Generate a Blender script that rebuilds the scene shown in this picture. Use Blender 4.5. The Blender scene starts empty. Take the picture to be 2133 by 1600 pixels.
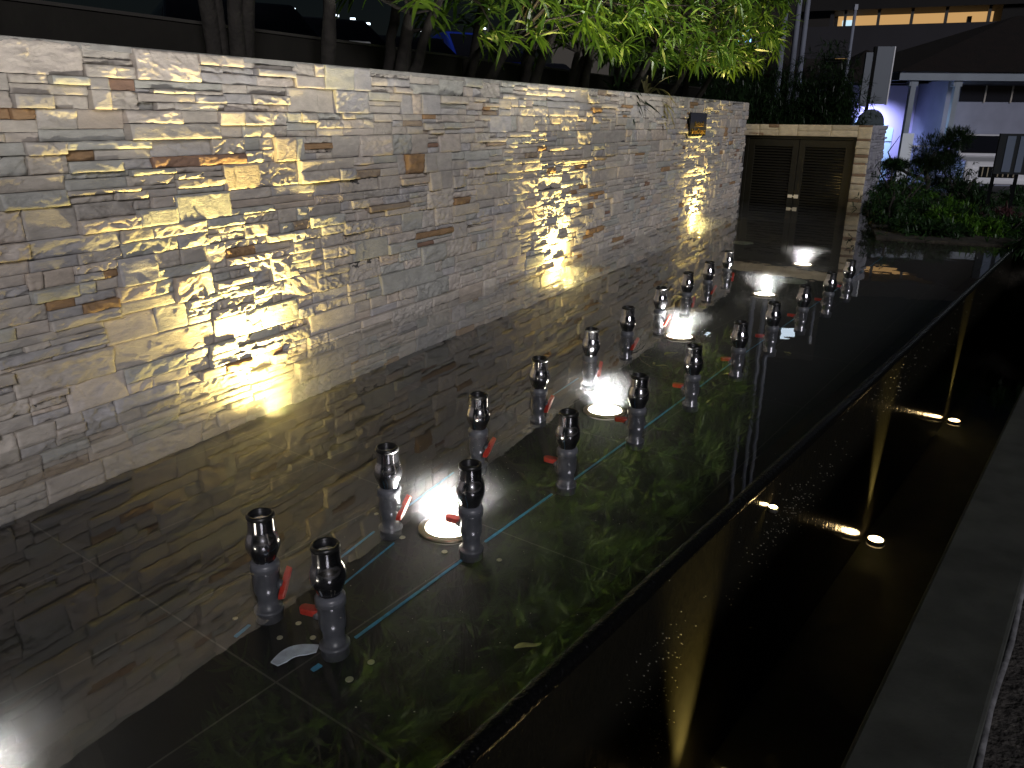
import bpy, math, random
import numpy as np
from mathutils import Vector, Matrix
R = math.radians
random.seed(7); rng = np.random.default_rng(7)
S = bpy.context.scene
COL = S.collection

# ------------------------------------------------------------------ camera
H = 1.5
F = 1605.0; CX = 1066.5; CY = 800.0
P = R(19.0); ROLL = R(0.5)
fwd = Vector((0, math.cos(P), -math.sin(P)))
rt = Vector((1, 0, 0)); upv = rt.cross(fwd)
r2 = rt * math.cos(ROLL) + upv * math.sin(ROLL)
u2 = -rt * math.sin(ROLL) + upv * math.cos(ROLL)
cam_d = bpy.data.cameras.new('camera'); cam = bpy.data.objects.new('camera', cam_d); COL.objects.link(cam)
m = Matrix((r2, u2, -fwd)).transposed().to_4x4(); m.translation = Vector((0, 0, H))
cam.matrix_world = m
cam_d.sensor_width = 36; cam_d.lens = 36 * F / 2133; cam_d.clip_end = 2000; cam_d.clip_start = .05
S.camera = cam
# ------------------------------------------------------------------ world, sun
w = bpy.data.worlds.new('World'); S.world = w; w.use_nodes = True
nt = w.node_tree
bg = nt.nodes['Background']
sky = nt.nodes.new('ShaderNodeTexSky'); sky.sky_type = 'NISHITA'; sky.sun_disc = False
SUN_EL = R(22); SUN_AZ = R(160)          # azimuth clockwise from +Y
sky.sun_elevation = SUN_EL; sky.sun_rotation = SUN_AZ
nt.links.new(sky.outputs[0], bg.inputs[0]); bg.inputs[1].default_value = 0.0009
sd = bpy.data.lights.new('sun', 'SUN'); sun = bpy.data.objects.new('sun', sd); COL.objects.link(sun)
sd.energy = 1.22; sd.angle = R(14); sd.color = (.96, .93, .98)
sv = Vector((math.sin(SUN_AZ) * math.cos(SUN_EL), math.cos(SUN_AZ) * math.cos(SUN_EL), math.sin(SUN_EL)))
sun.rotation_euler = sv.to_track_quat('Z', 'Y').to_euler()
S.view_settings.view_transform = 'Standard'; S.view_settings.look = 'None'
S.view_settings.exposure = 0; S.view_settings.gamma = 1
S.cycles.max_bounces = 8; S.cycles.transparent_max_bounces = 12; S.cycles.volume_bounces = 1
S.cycles.glossy_bounces = 4; S.cycles.diffuse_bounces = 3
S.cycles.sample_clamp_indirect = 3.0; S.cycles.use_denoising = True

def spot(name, loc, target, energy, color, angle, blend=.6, size=.04, parent=None):
    l = bpy.data.lights.new(name, 'SPOT'); o = bpy.data.objects.new(name, l); COL.objects.link(o)
    l.energy = energy; l.color = color; l.spot_size = R(angle); l.spot_blend = blend; l.shadow_soft_size = size
    if parent is not None:
        o.parent = parent; loc = Vector(loc) - parent.location; target = Vector(target) - parent.location
    o.location = loc
    o.rotation_euler = (Vector(target) - Vector(loc)).to_track_quat('-Z', 'Y').to_euler()
    return o

def point(name, loc, energy, color, size=.1):
    l = bpy.data.lights.new(name, 'POINT'); o = bpy.data.objects.new(name, l); COL.objects.link(o)
    l.energy = energy; l.color = color; l.shadow_soft_size = size; o.location = loc
    return o
# ------------------------------------------------------------------ materials
def mat(name, col=(.5, .5, .5), rough=.6, metal=0, emit=None, es=0, noise=None, bump=None, spec=.5, coat=0):
    """noise=(scale, amount) varies the base colour; bump=(scale, distance)"""
    M = bpy.data.materials.new(name); M.use_nodes = True
    n = M.node_tree; b = n.nodes['Principled BSDF']
    b.inputs['Base Color'].default_value = (*col, 1); b.inputs['Roughness'].default_value = rough
    b.inputs['Metallic'].default_value = metal; b.inputs['Specular IOR Level'].default_value = spec
    b.inputs['Coat Weight'].default_value = coat
    if emit: b.inputs['Emission Color'].default_value = (*emit, 1); b.inputs['Emission Strength'].default_value = es
    if noise or bump:
        tc = n.nodes.new('ShaderNodeTexCoord')
    if noise:
        t = n.nodes.new('ShaderNodeTexNoise'); t.inputs['Scale'].default_value = noise[0]; t.inputs['Detail'].default_value = 6
        n.links.new(tc.outputs['Object'], t.inputs['Vector'])
        r = n.nodes.new('ShaderNodeValToRGB'); a = noise[1]
        r.color_ramp.elements[0].position = .3; r.color_ramp.elements[1].position = .7
        r.color_ramp.elements[0].color = (*[c * (1 - a) for c in col], 1)
        r.color_ramp.elements[1].color = (*[min(1, c * (1 + a)) for c in col], 1)
        n.links.new(t.outputs['Fac'], r.inputs['Fac']); n.links.new(r.outputs['Color'], b.inputs['Base Color'])
    if bump:
        t = n.nodes.new('ShaderNodeTexNoise'); t.inputs['Scale'].default_value = bump[0]; t.inputs['Detail'].default_value = 5
        n.links.new(tc.outputs['Object'], t.inputs['Vector'])
        bp = n.nodes.new('ShaderNodeBump'); bp.inputs['Distance'].default_value = bump[1]; bp.inputs['Strength'].default_value = 1
        n.links.new(t.outputs['Fac'], bp.inputs['Height']); n.links.new(bp.outputs['Normal'], b.inputs['Normal'])
    return M

def stone_material(name):
    M = bpy.data.materials.new(name); M.use_nodes = True
    n = M.node_tree; b = n.nodes['Principled BSDF']; b.inputs['Roughness'].default_value = .75
    b.inputs['Specular IOR Level'].default_value = .35
    a = n.nodes.new('ShaderNodeAttribute'); a.attribute_name = 'Col'
    tc = n.nodes.new('ShaderNodeTexCoord')
    t = n.nodes.new('ShaderNodeTexNoise'); t.inputs['Scale'].default_value = 9; t.inputs['Detail'].default_value = 8
    t.inputs['Roughness'].default_value = .65
    mp = n.nodes.new('ShaderNodeMapping'); mp.inputs['Scale'].default_value = (1, 1, 2.6)
    n.links.new(tc.outputs['Object'], mp.inputs['Vector']); n.links.new(mp.outputs['Vector'], t.inputs['Vector'])
    r = n.nodes.new('ShaderNodeMapRange'); r.inputs['From Min'].default_value = .3; r.inputs['From Max'].default_value = .7
    r.inputs['To Min'].default_value = .78; r.inputs['To Max'].default_value = 1.12
    n.links.new(t.outputs['Fac'], r.inputs['Value'])
    mx = n.nodes.new('ShaderNodeVectorMath'); mx.operation = 'SCALE'
    n.links.new(a.outputs['Color'], mx.inputs[0]); n.links.new(r.outputs[0], mx.inputs['Scale'])
    n.links.new(mx.outputs[0], b.inputs['Base Color'])
    t2 = n.nodes.new('ShaderNodeTexNoise'); t2.inputs['Scale'].default_value = 34; t2.inputs['Detail'].default_value = 6
    t2.inputs['Roughness'].default_value = .7; t2.inputs['Distortion'].default_value = .6
    n.links.new(mp.outputs['Vector'], t2.inputs['Vector'])
    bp = n.nodes.new('ShaderNodeBump'); bp.inputs['Distance'].default_value = .006; bp.inputs['Strength'].default_value = .8
    n.links.new(t2.outputs['Fac'], bp.inputs['Height']); n.links.new(bp.outputs['Normal'], b.inputs['Normal'])
    return M

def leaf_material(name, c1, c2, trans=.35, rough=.4):
    M = bpy.data.materials.new(name); M.use_nodes = True
    n = M.node_tree; b = n.nodes['Principled BSDF']; b.inputs['Roughness'].default_value = rough
    out = n.nodes['Material Output']
    g = n.nodes.new('ShaderNodeNewGeometry')
    r = n.nodes.new('ShaderNodeValToRGB')
    r.color_ramp.elements[0].color = (*c1, 1); r.color_ramp.elements[1].color = (*c2, 1)
    n.links.new(g.outputs['Random Per Island'], r.inputs['Fac']); n.links.new(r.outputs['Color'], b.inputs['Base Color'])
    tr = n.nodes.new('ShaderNodeBsdfTranslucent'); n.links.new(r.outputs['Color'], tr.inputs['Color'])
    mx = n.nodes.new('ShaderNodeMixShader'); mx.inputs[0].default_value = trans
    n.links.new(b.outputs[0], mx.inputs[1]); n.links.new(tr.outputs[0], mx.inputs[2]); n.links.new(mx.outputs[0], out.inputs['Surface'])
    return M

def water_material(name, density, bump_scale, bump_dist, color=(.95, .97, 1), rough=0.0, tint=(1, 1, 1)):
    M = bpy.data.materials.new(name); M.use_nodes = True
    n = M.node_tree; n.nodes.clear()
    out = n.nodes.new('ShaderNodeOutputMaterial')
    g = n.nodes.new('ShaderNodeNewGeometry')
    dt = n.nodes.new('ShaderNodeVectorMath'); dt.operation = 'DOT_PRODUCT'
    n.links.new(g.outputs['Normal'], dt.inputs[0]); n.links.new(g.outputs['Incoming'], dt.inputs[1])
    ab = n.nodes.new('ShaderNodeMath'); ab.operation = 'ABSOLUTE'; n.links.new(dt.outputs['Value'], ab.inputs[0])
    om = n.nodes.new('ShaderNodeMath'); om.operation = 'SUBTRACT'; om.inputs[0].default_value = 1; n.links.new(ab.outputs[0], om.inputs[1])
    pw = n.nodes.new('ShaderNodeMath'); pw.operation = 'POWER'; pw.inputs[1].default_value = 4.8; n.links.new(om.outputs[0], pw.inputs[0])
    ma = n.nodes.new('ShaderNodeMath'); ma.operation = 'MULTIPLY_ADD'; ma.inputs[1].default_value = .91; ma.inputs[2].default_value = .09
    n.links.new(pw.outputs[0], ma.inputs[0])
    # only the level surface reflects (the sides lie inside the basin walls)
    sx = n.nodes.new('ShaderNodeSeparateXYZ'); n.links.new(g.outputs['Normal'], sx.inputs[0])
    a2 = n.nodes.new('ShaderNodeMath'); a2.operation = 'ABSOLUTE'; n.links.new(sx.outputs['Z'], a2.inputs[0])
    gt = n.nodes.new('ShaderNodeMath'); gt.operation = 'GREATER_THAN'; gt.inputs[1].default_value = .5; n.links.new(a2.outputs[0], gt.inputs[0])
    px = n.nodes.new('ShaderNodeSeparateXYZ'); n.links.new(g.outputs['Position'], px.inputs[0])
    tp = n.nodes.new('ShaderNodeMath'); tp.operation = 'GREATER_THAN'; tp.inputs[1].default_value = WLV.get(name, -.02) ; n.links.new(px.outputs['Z'], tp.inputs[0])
    mu = n.nodes.new('ShaderNodeMath'); mu.operation = 'MULTIPLY'; n.links.new(gt.outputs[0], mu.inputs[0]); n.links.new(tp.outputs[0], mu.inputs[1])
    mf = n.nodes.new('ShaderNodeMath'); mf.operation = 'MULTIPLY'; n.links.new(ma.outputs[0], mf.inputs[0]); n.links.new(mu.outputs[0], mf.inputs[1])
    tr = n.nodes.new('ShaderNodeBsdfTransparent'); tr.inputs[0].default_value = (*tint, 1)
    gl = n.nodes.new('ShaderNodeBsdfGlossy'); gl.inputs['Roughness'].default_value = rough
    t = n.nodes.new('ShaderNodeTexNoise'); t.inputs['Scale'].default_value = bump_scale; t.inputs['Detail'].default_value = 3
    n.links.new(g.outputs['Position'], t.inputs['Vector'])
    bp = n.nodes.new('ShaderNodeBump'); bp.inputs['Distance'].default_value = bump_dist
    n.links.new(t.outputs['Fac'], bp.inputs['Height']); n.links.new(bp.outputs['Normal'], gl.inputs['Normal'])
    mx = n.nodes.new('ShaderNodeMixShader'); n.links.new(mf.outputs[0], mx.inputs[0])
    n.links.new(tr.outputs[0], mx.inputs[1]); n.links.new(gl.outputs[0], mx.inputs[2])
    n.links.new(mx.outputs[0], out.inputs['Surface'])
    if density > 0:
        v = n.nodes.new('ShaderNodeVolumePrincipled'); v.inputs['Color'].default_value = (*color, 1)
        v.inputs['Density'].default_value = density; v.inputs['Anisotropy'].default_value = .2
        n.links.new(v.outputs[0], out.inputs['Volume'])
    return M
WLV = {'pool_water': -.02, 'trough_water': -1.0}
# ------------------------------------------------------------------ mesh helpers
class MB:
    def __init__(s): s.v = []; s.f = []; s.n = 0; s.sm = []; s.c = []
    def add(s, v, f, smooth=False, col=None):
        b = s.n
        s.v.extend([tuple(p) for p in v]); s.n += len(v)
        s.f.extend([tuple(i + b for i in q) for q in f]); s.sm.extend([smooth] * len(f))
        if col is not None: s.c.extend([col] * len(v))
        return s
    def box(s, x0, x1, y0, y1, z0, z1, fr=None):
        v = [(x, y, z) for z in (z0, z1) for x, y in ((x0, y0), (x1, y0), (x1, y1), (x0, y1))]
        if fr: v = [fr(*p) for p in v]
        return s.add(v, [(3, 2, 1, 0), (4, 5, 6, 7), (0, 1, 5, 4), (1, 2, 6, 5), (2, 3, 7, 6), (3, 0, 4, 7)])
    def prism(s, pts, z0, z1):
        n = len(pts)
        zz0 = z0 if isinstance(z0, (list, tuple)) else [z0] * n
        zz1 = z1 if isinstance(z1, (list, tuple)) else [z1] * n
        v = [(p[0], p[1], zz0[i]) for i, p in enumerate(pts)] + [(p[0], p[1], zz1[i]) for i, p in enumerate(pts)]
        return s.add(v, [tuple(range(n - 1, -1, -1)), tuple(range(n, 2 * n))] + [(i, (i + 1) % n, n + (i + 1) % n, n + i) for i in range(n)])
    def lathe(s, prof, c=(0, 0, 0), n=24, cap0=True, cap1=True, axis=None):
        v = []
        for r, z in prof:
            for k in range(n):
                a = 2 * math.pi * k / n; v.append((c[0] + r * math.cos(a), c[1] + r * math.sin(a), c[2] + z))
        f = []
        for i in range(len(prof) - 1):
            for k in range(n):
                f.append((i * n + k, i * n + (k + 1) % n, (i + 1) * n + (k + 1) % n, (i + 1) * n + k))
        s.add(v, f, True)
        if cap0: s.add([v[k] for k in range(n)], [tuple(range(n - 1, -1, -1))])
        if cap1: s.add([v[(len(prof) - 1) * n + k] for k in range(n)], [tuple(range(n))])
        return s
    def tube(s, pts, rad, n=8):
        pts = [Vector(p) for p in pts]; rad = rad if isinstance(rad, (list, tuple)) else [rad] * len(pts)
        v = []; prev = None
        for i, p in enumerate(pts):
            d = (pts[min(i + 1, len(pts) - 1)] - pts[max(i - 1, 0)]).normalized()
            a = Vector((1, 0, 0)) if abs(d.x) < .9 else Vector((0, 1, 0))
            e1 = d.cross(a).normalized() if prev is None else (prev - d * prev.dot(d)).normalized()
            e2 = d.cross(e1); prev = e1
            for k in range(n):
                t = 2 * math.pi * k / n; v.append(p + (e1 * math.cos(t) + e2 * math.sin(t)) * rad[i])
        f = [(i * n + k, i * n + (k + 1) % n, (i + 1) * n + (k + 1) % n, (i + 1) * n + k) for i in range(len(pts) - 1) for k in range(n)]
        f += [tuple(range(n - 1, -1, -1)), tuple((len(pts) - 1) * n + k for k in range(n))]
        return s.add(v, f, True)
    def build(s, name, material, parent=None, bevel=0):
        me = bpy.data.meshes.new(name); me.from_pydata(s.v, [], s.f)
        me.polygons.foreach_set('use_smooth', s.sm)
        if s.c:
            ca = me.color_attributes.new('Col', 'FLOAT_COLOR', 'POINT')
            arr = np.ones((len(s.v), 4), np.float32); arr[:, :3] = np.array(s.c, np.float32); ca.data.foreach_set('color', arr.ravel())
        me.update()
        o = bpy.data.objects.new(name, me); COL.objects.link(o)
        if material: me.materials.append(material)
        if parent is not None:
            o.parent = parent
            o.matrix_parent_inverse = Matrix.Translation(parent.location).inverted() if parent.get('_abs') else Matrix()
        if bevel:
            b = o.modifiers.new('bevel', 'BEVEL'); b.width = bevel; b.segments = 2; b.limit_method = 'ANGLE'
        return o

def tag(o, label=None, cat=None, group=None, kind=None):
    if label: o['label'] = label
    if cat: o['category'] = cat
    if group: o['group'] = group
    if kind: o['kind'] = kind
    return o
def thing(name, label, cat, loc=(0, 0, 0), rotz=0, group=None, absolute=False):
    o = bpy.data.objects.new(name, None); COL.objects.link(o); o.location = loc; o.rotation_euler = (0, 0, rotz)
    o.empty_display_size = .1
    if absolute: o['_abs'] = 1
    return tag(o, label, cat, group)
def dup(root, loc, rotz=0, label=None, group=None, scale=None):
    def cp(o, par):
        c = o.copy(); COL.objects.link(c); c.parent = par
        for ch in [k for k in bpy.data.objects if k.parent == o]: cp(ch, c)
        return c
    c = root.copy(); COL.objects.link(c); c.location = loc; c.rotation_euler = (0, 0, rotz)
    for ch in [k for k in bpy.data.objects if k.parent == root]: cp(ch, c)
    if label: c['label'] = label
    if group: c['group'] = group
    if scale: c.scale = scale
    return c
def vcam(x, y, D):
    """a point seen at photo pixel x, y standing D metres down the view axis (used to find where things stand)"""
    d = fwd * F + r2 * (x - CX) - u2 * (y - CY)
    return Vector((0, 0, H)) + d * (D / d.y)
def onz(x, y, z=0.):
    d = fwd * F + r2 * (x - CX) - u2 * (y - CY)
    return Vector((0, 0, H)) + d * ((z - H) / d.z)

# frames:  wall (s along, h up, o out towards the pool);  weir (along, off to the right)
WA = Vector((-2.397, 3.304, 0)); WD = Vector((.4872, .8733, 0)); WN = Vector((.8733, -.4872, 0))
def W(s, o, z): p = WA + WD * s + WN * o; return (p.x, p.y, z)
EA = Vector((.321, 2.056, 0)); ED = Vector((.6147, .7888, 0)); EN = Vector((.7888, -.6147, 0))
def E(a, o, z): p = EA + ED * a + EN * o; return (p.x, p.y, z)
FLOOR = -.35; PF = -.22; WTOP = 1.82
# ------------------------------------------------------------------ noise (numpy)
def _h(ix, iy, seed):
    n = (ix.astype(np.int64) * 374761393 + iy.astype(np.int64) * 668265263 + seed * 974634777) & 0x7fffffff
    n = (n ^ (n >> 13)) * 1274126177 & 0x7fffffff
    return ((n ^ (n >> 16)) & 0xffff) / 65535.
def vn(x, y, seed=0):
    ix = np.floor(x); iy = np.floor(y); fx = x - ix; fy = y - iy; fx = fx * fx * (3 - 2 * fx); fy = fy * fy * (3 - 2 * fy)
    a = _h(ix, iy, seed); b = _h(ix + 1, iy, seed); c = _h(ix, iy + 1, seed); d = _h(ix + 1, iy + 1, seed)
    return (a * (1 - fx) + b * fx) * (1 - fy) + (c * (1 - fx) + d * fx) * fy
def fbm(x, y, seed=0, o=4):
    r = 0; a = .5
    for k in range(o): r = r + a * vn(x * 2 ** k, y * 2 ** k, seed + k * 17); a *= .5
    return r / (1 - .5 ** o)

# ------------------------------------------------------------------ ledgestone
PAL = [((.60, .545, .475), 26), ((.53, .49, .44), 20), ((.62, .555, .49), 14), ((.50, .495, .455), 14), ((.50, .48, .47), 14), ((.58, .50, .42), 6), ((.40, .255, .14), 3.0), ((.33, .21, .15), 2.0), ((.40, .32, .24), 2.2)]
PW = np.array([p[1] for p in PAL], float); PW /= PW.sum()
class StoneMesh:
    def __init__(s): s.V = []; s.F = []; s.C = []; s.SM = []; s.n = 0
    def stone(s, a0, a1, z0, z1, dep, mode, col, res, to):
        g = .0012
        a0 += g; a1 -= g; z0 += g; z1 -= g
        if a1 - a0 < .01 or z1 - z0 < .006: return
        nx = max(4, int((a1 - a0) / res) + 2); nz = max(4, int((z1 - z0) / (res * .75)) + 2)
        u = np.linspace(0, 1, nx); v = np.linspace(0, 1, nz)
        # gather extra rows at the rims so the arris is crisp
        e = min(.2, .004 / (a1 - a0)); u[1] = max(e, u[1] * .4); u[-2] = 1 - u[1]
        e = min(.2, .003 / (z1 - z0)); v[1] = max(e, v[1] * .4); v[-2] = 1 - v[1]
        U, Vv = np.meshgrid(u, v)
        A = a0 + (a1 - a0) * U; Z = z0 + (z1 - z0) * Vv
        sd_ = int(rng.integers(1e5)); th = rng.uniform(-.6, .6)
        ca, sa = math.cos(th), math.sin(th)
        X = A * ca + Z * sa; Y = -A * sa + Z * ca
        if mode == 0:      # smooth cleft face
            D = (fbm(X * 9, Y * 14, sd_, 4) - .5) * .007
            cr = fbm(X * 5, Y * 9, sd_ + 5, 3); D += np.where(cr > .58, .004, 0)
        elif mode == 1:    # split face, stepped
            q = fbm(X * 8, Y * 22, sd_, 4) * 7; fl = np.floor(q); fr = np.clip((q - fl) * 4, 0, 1)
            D = (fl + fr) / 7 * .034 - .017 + (fbm(X * 34, Y * 70, sd_ + 3, 3) - .5) * .008
        else:              # ragged rock face
            q = fbm(X * 14, Y * 30, sd_, 4); D = (np.abs(q - .5) * -2 + .3) * .030 + (fbm(X * 50, Y * 90, sd_ + 3, 2) - .5) * .010
        tilt = rng.normal(0, .07); D += (Z - (z0 + z1) / 2) * tilt + (A - (a0 + a1) / 2) * rng.normal(0, .015)
        rim = np.minimum(np.minimum(A - a0, a1 - A), np.minimum(Z - z0, z1 - Z))
        k = np.clip(1 - rim / .007, 0, 1) ** 2; D -= k * (.004 + .004 * (mode > 0))
        D = dep + D
        # wander of the outline
        J = (fbm(A * 16, Z * 16, 77, 3) - .5) * (.006 if mode == 0 else .012)
        edge = np.clip(1 - rim / .012, 0, 1)
        Z2 = Z + J * edge * np.where(Vv > .5, 1, -1) * -.4
        A2 = A + J * edge * .8
        b = s.n; P_ = to(A2.ravel(), D.ravel(), Z2.ravel()); s.V.append(P_); s.n += len(P_)
        idx = (np.arange(nx * nz).reshape(nz, nx)) + b
        f = np.stack([idx[:-1, :-1], idx[:-1, 1:], idx[1:, 1:], idx[1:, :-1]], -1).reshape(-1, 4); s.F.append(f); s.SM.append(np.ones(len(f), bool))
        bd = np.concatenate([idx[0, :], idx[1:, -1], idx[-1, -2::-1], idx[-2:0:-1, 0]]) - b
        fr_ = P_[bd]; bk = to(A2.ravel()[bd], np.full(len(bd), -.03), Z2.ravel()[bd])
        s.V.append(fr_); s.V.append(bk); L = len(bd); i0 = s.n + np.arange(L); i1 = s.n + (np.arange(L) + 1) % L; s.n += 2 * L
        f = np.stack([i0, i0 + L, i1 + L, i1], -1); s.F.append(f); s.SM.append(np.zeros(len(f), bool))
        c = np.array(col) * rng.uniform(.9, 1.08); s.C.append(np.tile(c, (len(P_) + 2 * L, 1)))
    def build(s, name, material, parent=None):
        V = np.concatenate(s.V).astype(np.float32); Fc = np.concatenate(s.F).astype(np.int32); C = np.concatenate(s.C); SM = np.concatenate(s.SM)
        me = bpy.data.meshes.new(name); me.vertices.add(len(V)); me.vertices.foreach_set('co', V.ravel())
        me.loops.add(len(Fc) * 4); me.loops.foreach_set('vertex_index', Fc.ravel())
        me.polygons.add(len(Fc)); me.polygons.foreach_set('loop_start', np.arange(len(Fc), dtype=np.int32) * 4)
        me.polygons.foreach_set('use_smooth', SM); me.update(calc_edges=True)
        ca = me.color_attributes.new('Col', 'FLOAT_COLOR', 'POINT'); arr = np.ones((len(V), 4), np.float32); arr[:, :3] = C; ca.data.foreach_set('color', arr.ravel())
        o = bpy.data.objects.new(name, me); COL.objects.link(o); me.materials.append(material)
        if parent is not None: o.parent = parent
        print(name, len(V))
        return o
def ledge_fill(sm, a0, a1, z0, z1, ch, resf, to, pal=None, calm=False):
    """courses of height ch filled with interlocking cast panels"""
    pal = pal or PAL; pw = np.array([p[1] for p in pal], float); pw /= pw.sum()
    z = z1
    while z > z0 + .01:
        zb = max(z0, z - ch); a = a0 - rng.uniform(0, .4)
        while a < a1:
            wd = rng.choice([.16, .25, .36, .5, .64], p=[.10, .24, .3, .23, .13]) * rng.uniform(.85, 1.15)
            e = a + wd; lo = max(a, a0); hi = min(e, a1)
            if hi - lo > .02:
                k = rng.choice([1, 2, 3, 4], p=[.24, .36, .3, .10]) if z - zb > .1 else rng.choice([1, 2])
                cuts = [0, 1] if k == 1 else sorted([0, 1] + list(np.clip((np.arange(1, k) + rng.uniform(-.28, .28, k - 1)) / k, .12, .88)))
                for i in range(len(cuts) - 1):
                    q0 = zb + (z - zb) * cuts[i]; q1 = zb + (z - zb) * cuts[i + 1]
                    seg = [lo, hi]
                    if hi - lo > .22 and rng.random() < (.55 if k > 1 else .15): seg.insert(1, lo + (hi - lo) * rng.uniform(.3, .7))
                    if hi - lo > .4 and rng.random() < .35: seg.insert(1, lo + (seg[1] - lo) * rng.uniform(.35, .65))
                    for j in range(len(seg) - 1):
                        ci = rng.choice(len(pal), p=pw); col = pal[ci][0]
                        thin = (q1 - q0) < .06
                        if col[0] / col[2] > 1.5 and not thin and rng.random() < .9: col = pal[0][0]
                        mode = rng.choice([0, 1, 2], p=[.92, .08, 0] if calm else [.40, .40, .20])
                        dep = (rng.choice([.0, .008, .016, .026, .038], p=[.24, .24, .22, .18, .12]) + rng.normal(0, .002)) * (.5 if calm else 1)
                        sm.stone(seg[j], seg[j + 1], q0, q1, dep, mode, col, resf(lo), to)
            a = e
        z = zb
M_stone = stone_material('ledgestone')
M_core = mat('render_backing', (.10, .095, .09), .9)
wall = thing('feature_wall', 'long pale ledgestone wall lit yellow from below along the pool', 'wall', (WA.x, WA.y, FLOOR))
def to_wall(a, o, z):
    return np.stack([WA.x + WD.x * a + WN.x * o - WA.x, WA.y + WD.y * a + WN.y * o - WA.y, z - FLOOR], -1)
sm = StoneMesh()
ledge_fill(sm, -2.6, 13.95, FLOOR, WTOP - .004, .145, lambda a: .0085 if a < 3 else (.012 if a < 5.5 else (.018 if a < 9 else .028)), to_wall)
sm.build('stone_cladding', M_stone, wall)
mb = MB(); mb.box(-2.6, 13.93, -.30, -.012, FLOOR, WTOP - .03, lambda s, o, z: (W(s, o, z)[0] - WA.x, W(s, o, z)[1] - WA.y, z - FLOOR))
mb.build('core', M_core, wall)
M_cap = mat('wall_coping', (.33, .32, .30), .8, noise=(14, .2), bump=(60, .002))
mb = MB(); mb.box(-2.6, 13.96, -.31, .012, WTOP - .028, WTOP + .002, lambda s, o, z: (W(s, o, z)[0] - WA.x, W(s, o, z)[1] - WA.y, z - FLOOR))
mb.build('coping', M_cap, wall, bevel=.004)
# ------------------------------------------------------------------ pool
def granite_floor(name):
    M = bpy.data.materials.new(name); M.use_nodes = True; n = M.node_tree; b = n.nodes['Principled BSDF']
    tc = n.nodes.new('ShaderNodeTexCoord'); mp = n.nodes.new('ShaderNodeMapping'); mp.vector_type = 'TEXTURE'; mp.inputs['Rotation'].default_value = (0, 0, R(90 - 36))
    n.links.new(tc.outputs['Object'], mp.inputs['Vector'])
    br = n.nodes.new('ShaderNodeTexBrick'); br.inputs['Scale'].default_value = 1; br.inputs['Brick Width'].default_value = 1.2; br.inputs['Row Height'].default_value = .6
    br.inputs['Mortar Size'].default_value = .0035; br.inputs['Mortar Smooth'].default_value = 0; br.offset = 0
    br.inputs['Color1'].default_value = (.006, .006, .0065, 1); br.inputs['Color2'].default_value = (.008, .008, .008, 1); br.inputs['Mortar'].default_value = (.07, .067, .06, 1)
    n.links.new(mp.outputs[0], br.inputs['Vector'])
    t = n.nodes.new('ShaderNodeTexNoise'); t.inputs['Scale'].default_value = 2.2; t.inputs['Detail'].default_value = 9; t.inputs['Roughness'].default_value = .7; n.links.new(tc.outputs['Object'], t.inputs['Vector'])
    r = n.nodes.new('ShaderNodeMapRange'); r.inputs['From Min'].default_value = .35; r.inputs['From Max'].default_value = .75; r.inputs['To Min'].default_value = .8; r.inputs['To Max'].default_value = 1.7; n.links.new(t.outputs['Fac'], r.inputs['Value'])
    sc = n.nodes.new('ShaderNodeVectorMath'); sc.operation = 'SCALE'; n.links.new(br.outputs['Color'], sc.inputs[0]); n.links.new(r.outputs[0], sc.inputs['Scale'])
    n.links.new(sc.outputs[0], b.inputs['Base Color']); b.inputs['Roughness'].default_value = .55; b.inputs['Specular IOR Level'].default_value = .2
    return M
M_floor = granite_floor('black_granite_tiles')
near = -2.3; far = 9.9
p_near_w = W(-3.4, 0, 0); gx0 = Vector((4.561, 15.951, 0)); GD = Vector((.7822, -.6230, 0)); GN = Vector((-.6230, -.7822, 0))  # gate wall frame, GN faces the pool
def G(a, o, z): p = gx0 + GD * a + GN * o; return (p.x, p.y, z)
p1 = (4.93, 10.56); p2 = E(far, -.12, 0)
pool_pts = [W(-3.4, -.008, 0)[:2], E(-2.3, -.033, 0)[:2], E(far, -.033, 0)[:2], p1, G(2.36, .0, 0)[:2], G(-.1, .0, 0)[:2], W(14.4, -.008, 0)[:2]]
mb = MB(); mb.prism(pool_pts, FLOOR - .08, FLOOR); tag(mb.build('channel_floor', M_floor), kind='structure')
slab_pts = [W(-3.4, .36, 0)[:2], E(-2.3, -.132, 0)[:2], E(far, -.132, 0)[:2], p1, G(2.25, 1.3, 0)[:2], G(.2, 1.3, 0)[:2], W(12.9, .36, 0)[:2]]
mb = MB(); mb.prism(slab_pts, FLOOR - .02, PF); tag(mb.build('pool_floor', M_floor), kind='structure')
M_water = water_material('pool_water', .095, 1.6, .0016, tint=(.97, .975, .97))
mb = MB(); mb.prism(pool_pts, FLOOR + .001, 0.0); wat = tag(mb.build('pool_water', M_water), kind='structure')
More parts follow.
